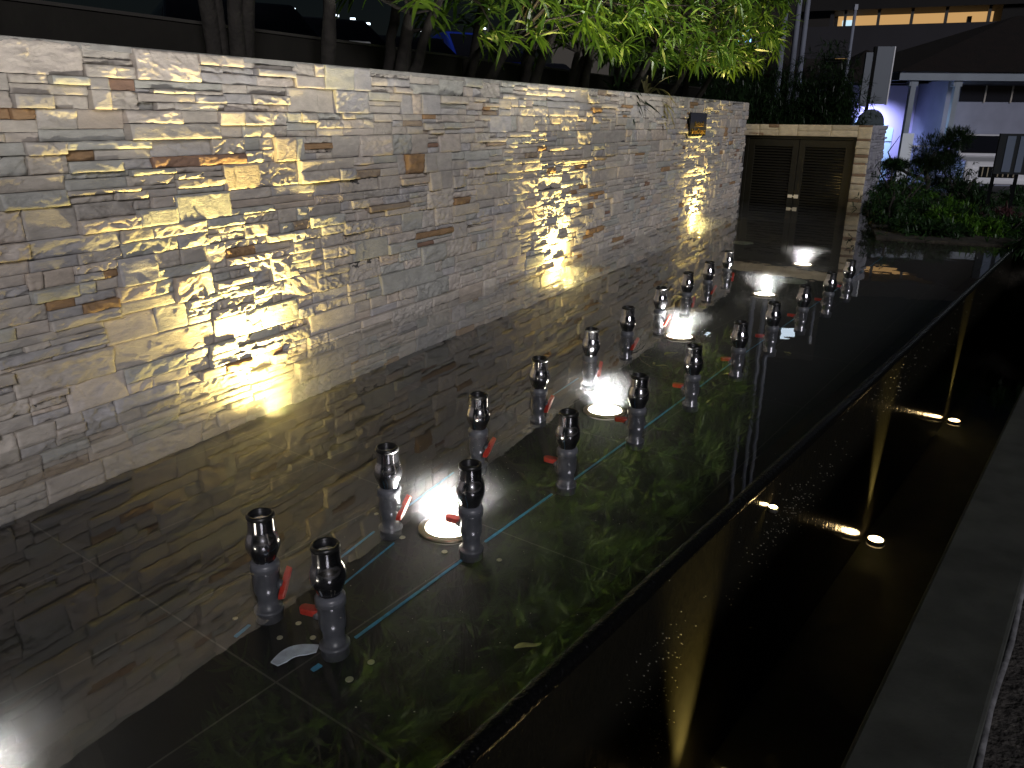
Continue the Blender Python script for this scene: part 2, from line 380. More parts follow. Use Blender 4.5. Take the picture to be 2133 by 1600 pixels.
# weir: wet polished granite lip and spill face
def wet_granite(name, rough, bs, bd, col=(.014, .014, .015)):
    M = bpy.data.materials.new(name); M.use_nodes = True; n = M.node_tree; b = n.nodes['Principled BSDF']
    tc = n.nodes.new('ShaderNodeTexCoord'); b.inputs['Roughness'].default_value = rough
    mp = n.nodes.new('ShaderNodeMapping'); mp.inputs['Scale'].default_value = (1, 1, .45); n.links.new(tc.outputs['Object'], mp.inputs[0])
    t = n.nodes.new('ShaderNodeTexNoise'); t.inputs['Scale'].default_value = bs; t.inputs['Detail'].default_value = 4; n.links.new(mp.outputs[0], t.inputs[0])
    bp = n.nodes.new('ShaderNodeBump'); bp.inputs['Distance'].default_value = bd; n.links.new(t.outputs['Fac'], bp.inputs['Height']); n.links.new(bp.outputs[0], b.inputs['Normal'])
    t2 = n.nodes.new('ShaderNodeTexNoise'); t2.inputs['Scale'].default_value = 260; t2.inputs['Detail'].default_value = 2; n.links.new(tc.outputs['Object'], t2.inputs[0])
    r = n.nodes.new('ShaderNodeValToRGB'); r.color_ramp.elements[0].position = .45; r.color_ramp.elements[0].color = (*col, 1); r.color_ramp.elements[1].position = .8; r.color_ramp.elements[1].color = (*[c * 3 for c in col], 1)
    n.links.new(t2.outputs['Fac'], r.inputs['Fac']); n.links.new(r.outputs[0], b.inputs['Base Color'])
    return M
M_lip = wet_granite('wet_granite_lip', .22, 70, .007, (.003, .003, .003)); M_lip.node_tree.nodes['Principled BSDF'].inputs['Specular IOR Level'].default_value = .3
M_face = wet_granite('wet_granite_face', .10, 26, .0022, (.008, .0075, .0055))
weir = thing('overflow_weir', 'black granite overflow edge with water film spilling into the lower trough', 'weir', (EA.x, EA.y, -1.4), absolute=True)
mb = MB(); prof = [(-.135, -.5), (-.135, -.003), (-.05, -.001), (-.02, -.006), (-.006, -.016), (.0, -.032), (.0, -1.38), (-.10, -1.38), (-.10, -.5)]
N = 60
lip = [(-.135, -.36), (-.135, -.012), (-.045, -.008), (-.032, .0005), (-.018, -.0005), (-.006, -.006), (.002, -.015), (.006, -.03), (.004, -.045)]
def strip(mb, prof, a0, a1, n, fr):
    v = []; f = []
    for i in range(n + 1):
        a = a0 + (a1 - a0) * i / n
        for o, z in prof: v.append(fr(a, o, z))
    k = len(prof)
    for i in range(n):
        for j in range(k - 1): f.append((i * k + j, i * k + j + 1, (i + 1) * k + j + 1, (i + 1) * k + j))
    mb.add(v, f, True)
strip(mb, lip[2:], near, far, 40, E); mb.build('lip', M_lip, weir)
mb = MB(); strip(mb, [(-.135, -.36), (-.135, -.022), (-.045, -.020), (-.045, -.007)], near, far, 40, E); mb.build('shelf', mat('shelf_granite', (.006, .006, .0065), .6, spec=.05), weir)
mb = MB(); mb.box(near, far, -.132, .0, -1.40, -.031, E); mb.build('spill_face', M_face, weir)
# trough
M_tf = mat('trough_floor', (.018, .018, .015), .5, noise=(5, .5))
mb = MB(); mb.box(near, far, 0.001, .72, -1.45, -1.36, E); tag(mb.build('trough_floor', M_tf), kind='structure')
M_tw = water_material('trough_water', .5, 9, .002, color=(.9, .85, .6))
mb = MB(); mb.box(near, far, -.01, .725, -1.355, -.95, E); tag(mb.build('trough_water', M_tw), kind='structure')
rgd = np.random.default_rng(5); mb = MB()
octv = [(1, 0, 0), (0, 1, 0), (-1, 0, 0), (0, -1, 0), (0, 0, 1), (0, 0, -1)]; octf = [(0, 1, 4), (1, 2, 4), (2, 3, 4), (3, 0, 4), (1, 0, 5), (2, 1, 5), (3, 2, 5), (0, 3, 5)]
for k in range(480):
    q = rgd.random()
    if q < .35: a_, z_ = rgd.normal(1.75, .35), -.30 + rgd.normal(0, .09) - abs(rgd.normal(0, .06))
    elif q < .6: a_, z_ = rgd.normal(.35, .12), rgd.uniform(-.9, -.25)
    elif q < .8: a_, z_ = rgd.normal(3.9, .5), rgd.uniform(-.35, -.05)
    else: a_, z_ = rgd.uniform(0, 9), rgd.uniform(-.5, -.03)
    r_ = rgd.uniform(.0006, .0024)
    c_ = E(a_, .002, min(z_, -.035)); mb.add([(c_[0] + v_[0] * r_, c_[1] + v_[1] * r_, c_[2] + v_[2] * r_ * 1.5) for v_ in octv], octf, True)
tag(mb.build('water_droplets', mat('droplet', (.45, .43, .36), .05, spec=1.0)), kind='stuff')  # pale droplet colour stands in for the glints on the wet face
# kerb
M_kerb = mat('dark_concrete', (.048, .051, .045), .8, noise=(7, .3), bump=(90, .0012))
M_kerb_edge = mat('pale_kerb_edge', (.17, .17, .18), .7, noise=(20, .4), bump=(50, .004))
kerb = thing('concrete_kerb', 'flat grey concrete kerb along the near side of the trough', 'kerb', (EA.x, EA.y, -1.4), absolute=True)
mb = MB(); mb.box(near, far, .72, .995, -1.45, -.10, E); mb.build('slab', M_kerb, kerb, bevel=.012)
mb = MB(); mb.tube([E(a, 1.0 + .004 * math.sin(a * 9), -.125) for a in np.linspace(near, 4.2, 50)], .013, 6); mb.build('render_edge', M_kerb_edge, kerb)
M_soil = mat('dark_gravel', (.055, .05, .045), .95, noise=(38, .6), bump=(45, .02))
mb = MB(); mb.prism([E(near, 1.0, 0)[:2], E(near, 6, 0)[:2], E(far, 14, 0)[:2], E(far, 1.0, 0)[:2]], -1.5, -.17); tag(mb.build('gravel_ground', M_soil), kind='structure')
# far ground
M_ground = mat('ground', (.05, .05, .045), .95, noise=(.5, .3))
mb = MB(); mb.box(-400, 400, -100, 900, -1.9, -1.8); tag(mb.build('ground', M_ground), kind='structure')
M_bed = mat('bed_soil', (.035, .03, .022), 1, noise=(6, .4), bump=(20, .02))
bed = [p1, p2[:2], E(far, 14, 0)[:2], (26, 20.5), (4.4, 20.5), (5.3, 17.5), (6.9, 15.2), (6.45, 14.46)]
mb = MB(); mb.prism(bed, -1.7, [.02, .02, 0, -.3, -.25, .05, .03, .03]); tag(mb.build('garden_soil', M_bed), kind='structure')
M_road = mat('asphalt', (.045, .045, .048), .85, noise=(30, .3), bump=(80, .003))
mb = MB(); mb.prism([(-30, 20.6), (90, 20.6), (90, 160), (-30, 160)], -1.7, -.6); tag(mb.build('street', M_road), kind='structure')
mb = MB(); mb.prism([W(-12, -2.6, 0)[:2], W(14.5, -2.6, 0)[:2], W(22, -6, 0)[:2], W(22, -60, 0)[:2], W(-12, -60, 0)[:2]], -1.7, 1.35); tag(mb.build('car_park', M_road), kind='structure')

# pool bottom bits ----------------------------------------------------
M_tape = mat('blue_tape', (.05, .30, .50), .5, noise=(30, .3))
def tape(pts, wd, label, grp='blue marking tape on the pool floor'):
    mb = MB()
    a, b = Vector(pts[0]), Vector(pts[1]); d = (b - a).normalized(); nn = Vector((-d.y, d.x, 0)) * wd / 2
    n = 14; v = []
    for i in range(n + 1):
        p = a.lerp(b, i / n) + Vector((0, 0, PF + .004)); j = random.uniform(.85, 1.1); v += [p - nn * j, p + nn * j]
    v2 = [x + Vector((0, 0, -.003)) for x in v]
    mb.add(v, [(2 * i, 2 * i + 2, 2 * i + 3, 2 * i + 1) for i in range(n)]); mb.add(v2, [(2 * i + 1, 2 * i + 3, 2 * i + 2, 2 * i) for i in range(n)])
    o = mb.build('tape_strip', M_tape); tag(o, label, 'tape', grp)
def px(x, y): p = onz(x, y, PF); return (p.x, p.y, 0)
tape([px(740, 1330), px(962, 1168)], .013, 'bright blue tape strip nearest the camera beside the first right nozzle')
tape([px(1010, 1130), px(1150, 1030)], .013, 'blue tape strip just beyond the brightest pool light')
tape([px(1195, 1000), px(1330, 902)], .012, 'blue tape strip between second and third right nozzles')
tape([px(1340, 893), px(1436, 822)], .012, 'blue tape strip just before the fourth right nozzle')
tape([px(1458, 806), px(1535, 748)], .011, 'blue tape strip between fourth and fifth right nozzles')
tape([px(1550, 737), px(1838, 537)], .008, 'long thin tape line running back past the far right nozzles')
tape([px(490, 1328), px(520, 1303)], .013, 'short blue tape piece left of the first left nozzle')
tape([px(650, 1398), px(668, 1386)], .02, 'tiny blue tape scrap beside the white broken piece')
tape([px(700, 1170), px(780, 1108)], .011, 'blue tape strip right of the second left nozzle')
tape([px(714, 1219), px(821, 1132)], .008, 'thin pale blue line between the first two lamp rows')
tape([px(840, 1063), px(945, 985)], .009, 'faint tape strip beyond the second left nozzle')
tape([px(1150, 825), px(1205, 788)], .010, 'faint tape strip near the fourth left nozzle')
M_coin = mat('coin_metal', (.62, .58, .42), .35, metal=.6)
first = None
for x, y, lb in ((490, 1290, 'lone pale coin left of the first left nozzle base'), (583, 1330, 'coin just above the white broken piece'), (622, 1300, 'coin between the two nearest nozzles'), (773, 1381, 'coin below the end of the bright blue tape'),
                 (728, 1417, 'coin nearest the camera among the leaves reflection'), (1040, 1168, 'coin right of the brightest lamp, outside the tape'), (926, 1151, 'coin just in front of the brightest lamp'), (838, 1121, 'coin left of the brightest lamp'),
                 (890, 1085, 'small coin close to the lamp rim'), (652, 1330, 'dull coin right of the white broken piece'), (784, 1072, 'coin at the foot of the second left nozzle')):
    p = px(x, y)
    if first is None:
        mb = MB(); mb.lathe([(.0105, 0), (.0125, .0006), (.0125, .0022), (.0118, .0030), (.009, .0026), (.0, .0027)], n=16, cap1=False)
        first = mb.build('coin', M_coin); o = first
    else:
        o = first.copy(); COL.objects.link(o)
    o.location = (p[0], p[1], PF + .002); s_ = random.uniform(.75, 1.1); o.scale = (s_, s_, 1); tag(o, lb, 'coin', 'coins on the pool floor')
# broken white piece
M_scrap = mat('white_plastic', (.62, .70, .82), .5, noise=(25, .25))
c0 = onz(620, 1372, PF); mb = MB(); pts = []
for k in range(15):
    t = k / 14; x = -.083 + .166 * t; pts.append((x, .062 * math.sin(math.pi * (.12 + .8 * t))))
for k in range(9):
    t = 1 - k / 8; x = -.07 + .13 * t; pts.append((x, -.012 + random.uniform(-.006, .008) + .010 * math.sin(math.pi * t)))
ang = R(36); pts = [(c0.x + a * math.cos(ang) - b * math.sin(ang), c0.y + a * math.sin(ang) + b * math.cos(ang)) for a, b in pts]
mb.prism(pts, PF + .006, PF + .010); tag(mb.build('broken_plastic', M_scrap), 'torn white crescent of plastic lying on the pool floor', 'debris')
# things afloat
M_float = mat('fallen_leaf', (.30, .30, .10), .5, noise=(40, .3))
fl0 = None
for i, (x, y, sc, rz, lb) in enumerate(((1398, 736, 1.3, 40, 'larger pale leaf floating in front of the third white light'), (1378, 762, .8, 150, 'small leaf floating below the larger pale leaf'), (1362, 757, .7, 80, 'tiny leaf floating left of the third light'), (1466, 640, .8, 10, 'leaf floating near the seventh nozzle of the wall row'), (1640, 735, .8, 100, 'leaf floating on the dark water right of the sixth open-side nozzle'), (1100, 1345, .8, 20, 'leaf floating over the foliage reflection near the camera'))):
    p = onz(x, y, .001)
    if fl0 is None:
        V_ = []; F_ = []; nn2 = 8
        for k in range(nn2 + 1):
            t = k / nn2; wd2 = .016 * math.sin(math.pi * min(1, t * .96 + .02)) ** .7
            V_ += [(t * .11 - .055, -wd2, .006 * math.sin(t * 5)), (t * .11 - .055, 0, .001 + .006 * math.sin(t * 5)), (t * .11 - .055, wd2, .008 * math.sin(t * 5 + .6))]
        for k in range(nn2): F_ += [(3 * k, 3 * k + 3, 3 * k + 4, 3 * k + 1), (3 * k + 1, 3 * k + 4, 3 * k + 5, 3 * k + 2)]
        mb = MB(); mb.add(V_, F_, True); fl0 = mb.build('fallen_leaf', M_float); o = fl0
    else: o = fl0.copy(); COL.objects.link(o)
    o.location = (p.x, p.y, .003); o.rotation_euler = (0, 0, R(rz)); o.scale = (sc, sc, sc); tag(o, lb, 'leaf', 'fallen leaves floating on the pool')
rgs = np.random.default_rng(21); mb = MB()
for k in range(420):
    q = rgs.random()
    if q < .45: c_ = onz(rgs.normal(960, 70), rgs.normal(985, 45), 0)
    elif q < .7: c_ = onz(rgs.uniform(700, 1500), rgs.uniform(900, 1500), 0)
    else: c_ = onz(rgs.uniform(1300, 1900), rgs.uniform(560, 1000), 0)
    if (c_ - EA).dot(EN) > -.06: continue
    r_ = rgs.uniform(.0008, .0022); a0_ = rgs.uniform(0, 6)
    mb.add([(c_.x + r_ * math.cos(a0_ + j * 1.57) * (1 + .6 * (j % 2)), c_.y + r_ * math.sin(a0_ + j * 1.57), .0012) for j in range(4)], [(0, 1, 2, 3)])
tag(mb.build('floating_specks', mat('dust', (.55, .52, .45), .6)), kind='stuff')
# floor cover plates
M_cover = mat('cover_plate', (.35, .40, .30), .5, metal=.3, noise=(20, .2))
for i, (x, y, lb) in enumerate(((1652, 587, 'pale round cover plate on the floor in front of the gate'), (1547, 507, 'farther round cover plate at the end of the feature wall'))):
    p = onz(x, y, PF)
    if i == 0:
        mb = MB(); mb.lathe([(.15, 0), (.155, .003), (.15, .009), (.03, .012), (0, .012)], n=32, cap1=False); cv = mb.build('drain_cover', M_cover); o = cv
    else: o = cv.copy(); COL.objects.link(o)
    o.location = (p.x, p.y, PF + .003); tag(o, lb, 'drain cover', 'round covers on the pool floor')

# ------------------------------------------------------------------ nozzles
M_steel = mat('polished_steel', (.66, .66, .71), .15, metal=1, bump=(60, .0003))
M_rub = mat('black_rubber', (.012, .012, .012), .35)
M_pvc = mat('grey_pvc', (.10, .105, .12), .35, noise=(30, .15))
M_red = mat('red_plastic', (.50, .035, .02), .35, noise=(30, .2))
ord_ = ['nearest', 'second', 'third', 'fourth', 'fifth', 'sixth', 'seventh', 'eighth', 'ninth', 'farthest']
noz = thing('fountain_nozzle', '', 'fountain nozzle', (0, 0, PF))
mb = MB()
prof = [(.034, .014), (.040, .014), (.040, .022), (.043, .034), (.051, .052), (.0575, .070), (.060, .086), (.0585, .103), (.053, .121), (.048, .134), (.0465, .144), (.0460, .186)]
mb.lathe([(r, z - PF) for r, z in prof], n=40); mb.build('steel_body', M_steel, noz)
mb = MB(); mb.lathe([(.0462, .186 - PF), (.0475, .187 - PF), (.0480, .193 - PF), (.0470, .200 - PF), (.043, .203 - PF), (.038, .202 - PF), (.0365, .196 - PF), (.036, .15 - PF)], n=36, cap0=False)
mb.build('mouth_ring', M_rub, noz)
mb = MB(); mb.lathe([(r, z - PF) for r, z in [(.042, PF + .0), (.048, PF), (.048, PF + .035), (.052, PF + .037), (.052, PF + .045), (.043, PF + .048), (.037, PF + .050), (.037, -.125), (.042, -.110), (.045, -.095), (.045, -.03), (.051, -.022), (.051, .008), (.046, .016), (.036, .022)]], n=32)
mb.build('riser_pipe', M_pvc, noz)
# valve: stem and lever pointing +x
mb = MB(); v = [Vector((.044 + .020 * t, 0, -.075 - PF)) for t in (0, 1)]; mb.tube(v, .018, 12); vs = mb.build('valve_stem', M_pvc, noz)
mb = MB()
def lever(pts, name='valve_handle'):
    mb = MB(); n = len(pts); v = [p for p, q in pts] + [q for p, q in pts]
    v = [(a, b, c - .070 - PF) for a, b, c in v]
    mb.add(v, [tuple(range(n - 1, -1, -1)), tuple(range(n, 2 * n))] + [(i, (i + 1) % n, n + (i + 1) % n, n + i) for i in range(n)]); return mb
# T lever lying along the row (wall side row)
LV1 = [((.058, y, z), (.080, y * .94, z * .9)) for y, z in ((-.046, -.040), (-.036, -.044), (-.008, -.028), (.032, .012), (.052, .034), (.048, .044), (.024, .030), (-.010, .004), (-.040, -.022))]
# lever pointing away from the pipe (open side row)
LV2 = [((x, y, .016), (x, y * .92, -.008)) for x, y in ((.050, -.012), (.066, -.020), (.112, -.017), (.120, -.008), (.120, .008), (.112, .017), (.066, .020), (.050, .012))]
lever(LV1).build('valve_handle', M_red, noz, bevel=.003)
noz2 = dup(noz, (0, 0, PF))
for o in [k for k in bpy.data.objects if k.parent == noz2 and k.name.startswith('valve_handle')]: bpy.data.objects.remove(o)
lever(LV2).build('valve_handle', M_red, noz2, bevel=.003)
LN = [(-.872, 2.367), (-.521, 2.96), (-.173, 3.609), (.155, 4.247), (.515, 4.903), (.852, 5.529), (1.224, 6.26), (1.583, 6.927), (1.914, 7.489), (2.267, 8.141)]
RN = [(-.59, 2.172), (-.162, 2.788), (.267, 3.387), (.683, 3.937), (1.121, 4.525), (1.568, 5.129), (1.994, 5.729), (2.449, 6.37), (2.906, 6.989), (3.351, 7.642)]
nn_ = []
for row, side, ang in ((LN, 'left, wall side', -25), (RN, 'right, open side', 165)):
    for i, (x, y) in enumerate(row):
        lb = f'{ord_[i]} polished steel fountain nozzle in the {"row by the stone wall" if row is LN else "row on the open side"}'
        src = noz if row is LN else noz2
        o = src if i == 0 else dup(src, (x, y, PF))
        o.location = (x, y, PF); o.rotation_euler = (R(random.uniform(-1.2, 1.2)), R(random.uniform(-1.2, 1.2)), R(ang + random.uniform(-22, 22)))
        o['label'] = lb; o['group'] = 'steel fountain nozzles standing in two rows in the pool'; nn_.append(o)
# ------------------------------------------------------------------ pool lights
M_lens = mat('lamp_lens', (.9, .9, .9), .3, emit=(1, .90, .72), es=14)
M_lensw = mat('warm_lens', (.9, .8, .6), .3, emit=(1, .70, .32), es=26)
M_ring = mat('brushed_steel', (.40, .34, .25), .4, metal=1)
M_can = mat('lamp_can', (.05, .05, .05), .5)
lampf = None
LP = [onz(*q, PF) for q in ((-62, 1700), (935, 1103), (1260, 859), (1415, 704), (1592, 616), (1672, 553))]
lamps = [(LP[0][0], LP[0][1], 'half seen lamp by the wall at the lower left corner', .4), (LP[1][0], LP[1][1], 'brightest round white pool light between the second nozzles', 1), (LP[2][0], LP[2][1], 'second round white pool light between the fourth nozzles', 1),
         (LP[3][0], LP[3][1], 'third white pool light in the middle of the pool', 1), (LP[4][0], LP[4][1], 'fourth white pool light before the gate', 1), (LP[5][0], LP[5][1], 'farthest white pool light close to the gate reflection', 1)]
def make_lamp():
    t = thing('pool_light', '', 'pool light', (0, 0, 0))
    mb = MB(); mb.lathe([(.125, 0), (.135, .004), (.135, .012), (.125, .018), (.108, .020), (.104, .014)], n=40, cap1=False, cap0=False); mb.build('trim_ring', M_ring, t)
    mb = MB(); mb.lathe([(.104, .013), (.09, .017), (.05, .021), (0, .022)], n=36, cap0=False, cap1=False); mb.build('lens', M_lens, t)
    return t
lampf = make_lamp()
for i, (x, y, lb, k) in enumerate(lamps):
    o = lampf if i == 0 else dup(lampf, (x, y, PF))
    o.location = (x, y, PF + .002); o['label'] = lb; o['group'] = 'white lights set in the pool floor'
for i, (x, y, lb, k) in enumerate(lamps):
    al = bpy.data.lights.new('pool_beam', 'AREA'); al.shape = 'DISK'; al.size = .19; al.energy = 88 * k; al.color = (1, .95, .88); al.spread = R(112)
    ao = bpy.data.objects.new('pool_beam', al); COL.objects.link(ao); ao.location = (x, y, PF + .027); ao.rotation_euler = (R(180), 0, 0)
# warm uplights against the wall
upl = [(-2.3, .10), (1.50, .21), (5.80, .20), (10.9, .16)]
ulabel = ['', 'nearest yellow uplight at the foot of the stone wall', 'middle yellow uplight at the foot of the stone wall', 'far yellow uplight below the black sign']
WARM = (1, .76, .24)
uo = None
for i, (s_, o_) in enumerate(upl[1:]):
    p = W(s_, o_, FLOOR)
    if uo is None:
        uo = thing('wall_uplight', '', 'uplight', p); mb = MB(); mb.lathe([(.026, 0), (.03, .0), (.03, .03), (.026, .034)], n=24, cap1=False); mb.build('housing', M_can, uo)
        mb = MB(); mb.lathe([(.025, .030), (.012, .036), (0, .037)], n=20, cap0=False, cap1=False); mb.build('lens', M_lensw, uo); o = uo
    else: o = dup(uo, p)
    o['label'] = ulabel[i + 1]; o['group'] = 'yellow uplights along the wall foot'
for s_, o_ in upl[1:]:
    spot('wall_beam', W(s_, o_, FLOOR + .06), W(s_, o_ - .1, 3), 140, WARM, 165, 1.0, .05)
    spot('wall_beam', W(s_, o_, FLOOR + .07), W(s_, o_ - .22, 3), 640, WARM, 86, 1.0, .03)
# trough lights
tl = None
for i, a in enumerate((.65, 3.62, 6.59)):
    p = E(a, .085, -1.355)
    if tl is None:
        tl = thing('trough_light', '', 'trough light', p); mb = MB(); mb.lathe([(.05, 0), (.06, 0), (.06, .03), (.052, .035)], n=20, cap1=False); mb.build('housing', M_can, tl)
        mb = MB(); mb.lathe([(.051, .032), (.025, .040), (0, .042)], n=16, cap0=False, cap1=False); mb.build('lens', M_lensw, tl); o = tl
    else: o = dup(tl, p)
    o.location = p
    o['label'] = ['warm trough light just below the bottom of the frame', 'nearer warm yellow lamp at the foot of the black spill face', 'farther warm yellow lamp at the foot of the black spill face'][i]; o['group'] = 'warm lamps in the trough'
    spot('trough_beam', E(a, .085, -1.31), E(a, .02, 0), 700, WARM, 36, 1.0, .03)

# ------------------------------------------------------------------ sign on the wall
M_blk = mat('black_gloss', (.008, .009, .010), .12)
M_gold = mat('gold_letters', (.75, .48, .12), .25, metal=1, emit=(1, .55, .08), es=.05)  # slight glow in the gold stands in for light on the letters
sg = thing('wall_sign', 'small black sign with two lines of gold lettering on the stone wall', 'sign', W(10.62, .06, 1.44))
sg.rotation_euler = (0, 0, math.atan2(WD.y, WD.x))
mb = MB(); mb.box(-.42, .44, -.012, .012, -.17, .17); mb.build('plate', M_blk, sg, bevel=.004)
mb = MB()
for sx in (-.3, .3): mb.box(sx - .015, sx + .015, .012, .06, -.015, .015)
mb.build('bracket', M_can, sg)
for txt, z, sz, cx in (('Instituted', -.015, .135, .04), ('AdamsOrangery', -.115, .135, .02)):
    c = bpy.data.curves.new('gold_lettering', 'FONT'); c.body = txt; c.size = sz * .85; c.align_x = 'CENTER'; c.extrude = .004
    o0 = bpy.data.objects.new('tmp', c); COL.objects.link(o0); bpy.context.view_layer.update(); me = bpy.data.meshes.new_from_object(o0.evaluated_get(bpy.context.evaluated_depsgraph_get())); bpy.data.objects.remove(o0)
    o = bpy.data.objects.new('lettering', me); COL.objects.link(o); me.materials.clear(); me.materials.append(M_gold); o.parent = sg
    o.location = (cx, -.018, z - .02); o.rotation_euler = (R(90), 0, 0)
# ------------------------------------------------------------------ gate house
gate = thing('gate_surround', 'cream stone surround with brown bands framing the louvred gate at the pool end', 'wall', G(0, 0, FLOOR))
def to_gate(a, o, z): return np.stack([GD.x * a + GN.x * o, GD.y * a + GN.y * o, z - FLOOR], -1)
def to_side(a, o, z):  # pillar outer side: a runs back from the front corner
    return np.stack([GD.x * (2.34 + o) - GN.x * a, GD.y * (2.34 + o) - GN.y * a, z - FLOOR], -1)
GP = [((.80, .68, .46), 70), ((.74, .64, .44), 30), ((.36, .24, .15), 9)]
GTOP = 1.44; GLB = 1.235; PW0 = 2.10
sm = StoneMesh()
rf = lambda a: .03
def gst(a0, a1, z0, z1, col, dep, mode=0, to=to_gate): sm.stone(a0, a1, z0, z1, dep, mode, col, .025, to)
z = GTOP; first_ = True
for hgt, col, dep in ((.03, 2, 0), (.20, 0, .01), (.04, 2, .0), (.13, 1, .012), (.10, 0, .01), (.06, 2, 0), (.09, 1, .008), (.03, 2, .0), (.16, 0, .012), (.05, 2, 0), (.12, 0, .01), (.02, 2, 0), (.10, 1, .006), (.16, 0, .01), (.06, 2, 0), (.12, 1, .01), (.14, 0, .012), (.05, 2, 0), (.2, 0, .01)):
    if z - hgt < FLOOR: break
    gst(PW0, 2.34, z - hgt, z, GP[col][0], dep); z -= hgt
a = -.35
for wd, sp in ((.62, .5), (.38, .5), (.36, 1), (.62, .45), (.47, .55)):
    e = min(a + wd, PW0)
    if sp == 1: gst(a, e, GLB, GTOP, GP[0][0], .008)
    else:
        q = GLB + (GTOP - GLB) * sp; gst(a, e, q, GTOP, GP[1 if wd < .5 else 0][0], .01); gst(a, e, GLB, q, GP[0][0], .006)
    a = e
gst(.45, .72, GTOP - .06, GTOP + .002, GP[2][0], .014)
gst(-.1, .36, GLB - .001, GLB + .05, GP[2][0], .008)
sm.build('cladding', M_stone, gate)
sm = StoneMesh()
ledge_fill(sm, 0, .92, FLOOR, GTOP, .15, lambda a: .03, to_side, [((.34, .34, .38), 80), ((.28, .28, .33), 20)], calm=False)  # shade on the pillar side put into bluish grey stone colours
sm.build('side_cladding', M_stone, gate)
GO = Vector(G(0, 0, FLOOR))
def Gl(a, o, z): p = Vector(G(a, o, z)) - GO; return tuple(p)
mb = MB(); mb.box(PW0 + .02, 2.33, -.93, -.01, FLOOR, GTOP - .005, Gl); mb.box(-.35, PW0 + .01, -.5, -.01, GLB + .01, GTOP - .005, Gl); mb.box(-.35, -.02, -.5, -.012, FLOOR, GLB, Gl)
mb.box(-.35, PW0, -.60, -.565, FLOOR, GTOP - .01, Gl); mb.build('core', M_core, gate)
M_door = mat('brown_metal', (.020, .018, .010), .45, noise=(8, .15))
dr = thing('louvred_gate', 'dark brown double gate with horizontal louvres behind the far end of the pool', 'gate', G(0, -.08, FLOOR))
DO = Vector(G(0, -.08, FLOOR))
def Dl(a, o, z): p = Vector(G(a, -.08 + o, z)) - DO; return tuple(p)
mb = MB(); mb.box(.0, .06, -.05, .03, FLOOR + .02, GLB - .06, Dl); mb.box(PW0 - .07, PW0 - .01, -.05, .03, FLOOR + .02, GLB - .06, Dl); mb.box(0, PW0 - .01, -.05, .03, GLB - .06, GLB - .005, Dl); mb.build('frame', M_door, dr, bevel=.004)
mid = PW0 / 2
M_slat = mat('louvre_metal', (.020, .018, .012), .4)
for a0, a1 in ((.065, mid - .006), (mid + .006, PW0 - .075)):
    mb = MB(); zt = GLB - .068; zb = FLOOR + .03; st = .115
    mb.box(a0, a0 + st, -.03, .012, zb, zt, Dl); mb.box(a1 - st, a1, -.03, .012, zb, zt, Dl); mb.box(a0 + st, a1 - st, -.03, .012, zt - .13, zt, Dl); mb.box(a0 + st, a1 - st, -.03, .012, zb, zb + .1, Dl)
    leaf = mb.build('gate_leaf', M_door, dr, bevel=.003)
    mb = MB(); z = zb + .12
    while z < zt - .14:
        v = [Dl(a0 + st, -.028, z + .030), Dl(a1 - st, -.028, z + .030), Dl(a1 - st, .006, z), Dl(a0 + st, .006, z), Dl(a0 + st, -.028, z + .037), Dl(a1 - st, -.028, z + .037), Dl(a1 - st, .006, z + .007), Dl(a0 + st, .006, z + .007)]
        mb.add(v, [(0, 1, 2, 3), (7, 6, 5, 4), (3, 2, 6, 7), (0, 4, 5, 1), (0, 3, 7, 4), (1, 5, 6, 2)]); z += .052
    sl = mb.build('louvres', M_slat, leaf)
M_lock = mat('lock_metal', (.75, .68, .5), .35, metal=.7, emit=(1, .85, .6), es=.15)  # faint glow puts caught light into the lock metal
mb = MB(); zl = .12
mb.box(mid - .10, mid - .02, .014, .035, zl - .03, zl + .03, Dl); mb.box(mid - .04, mid + .05, .020, .030, zl - .012, zl + .012, Dl); mb.box(mid + .02, mid + .10, .014, .040, zl - .035, zl + .035, Dl); mb.build('lock', M_lock, dr, bevel=.004)
mb = MB(); mb.box(.0, PW0, -.40, -.38, FLOOR, GLB, Dl); mb.build('back_panel', M_blk, dr)
# ------------------------------------------------------------------ planter behind the wall
M_pl = mat('dark_planter_render', (.014, .012, .009), .8, noise=(3, .3), bump=(20, .003))
pw_ = thing('planter_back_wall', 'dark brown planter wall rising behind the pale stone wall', 'wall', W(0, -1.0, 1.0), absolute=True)
mb = MB(); mb.box(-3, 14.2, -1.16, -1.0, .8, 2.09, W); mb.build('panel', M_pl, pw_, bevel=.006)
mb = MB(); mb.box(-3, 14.2, -1.17, -.99, 2.092, 2.112, W); mb.build('cap_rail', mat('cap_rail', (.06, .055, .05), .5), pw_)
mb = MB(); mb.box(-3, 14.2, -.99, -.32, 1.2, 1.70, W); tag(mb.build('planter_soil', M_bed), kind='structure')
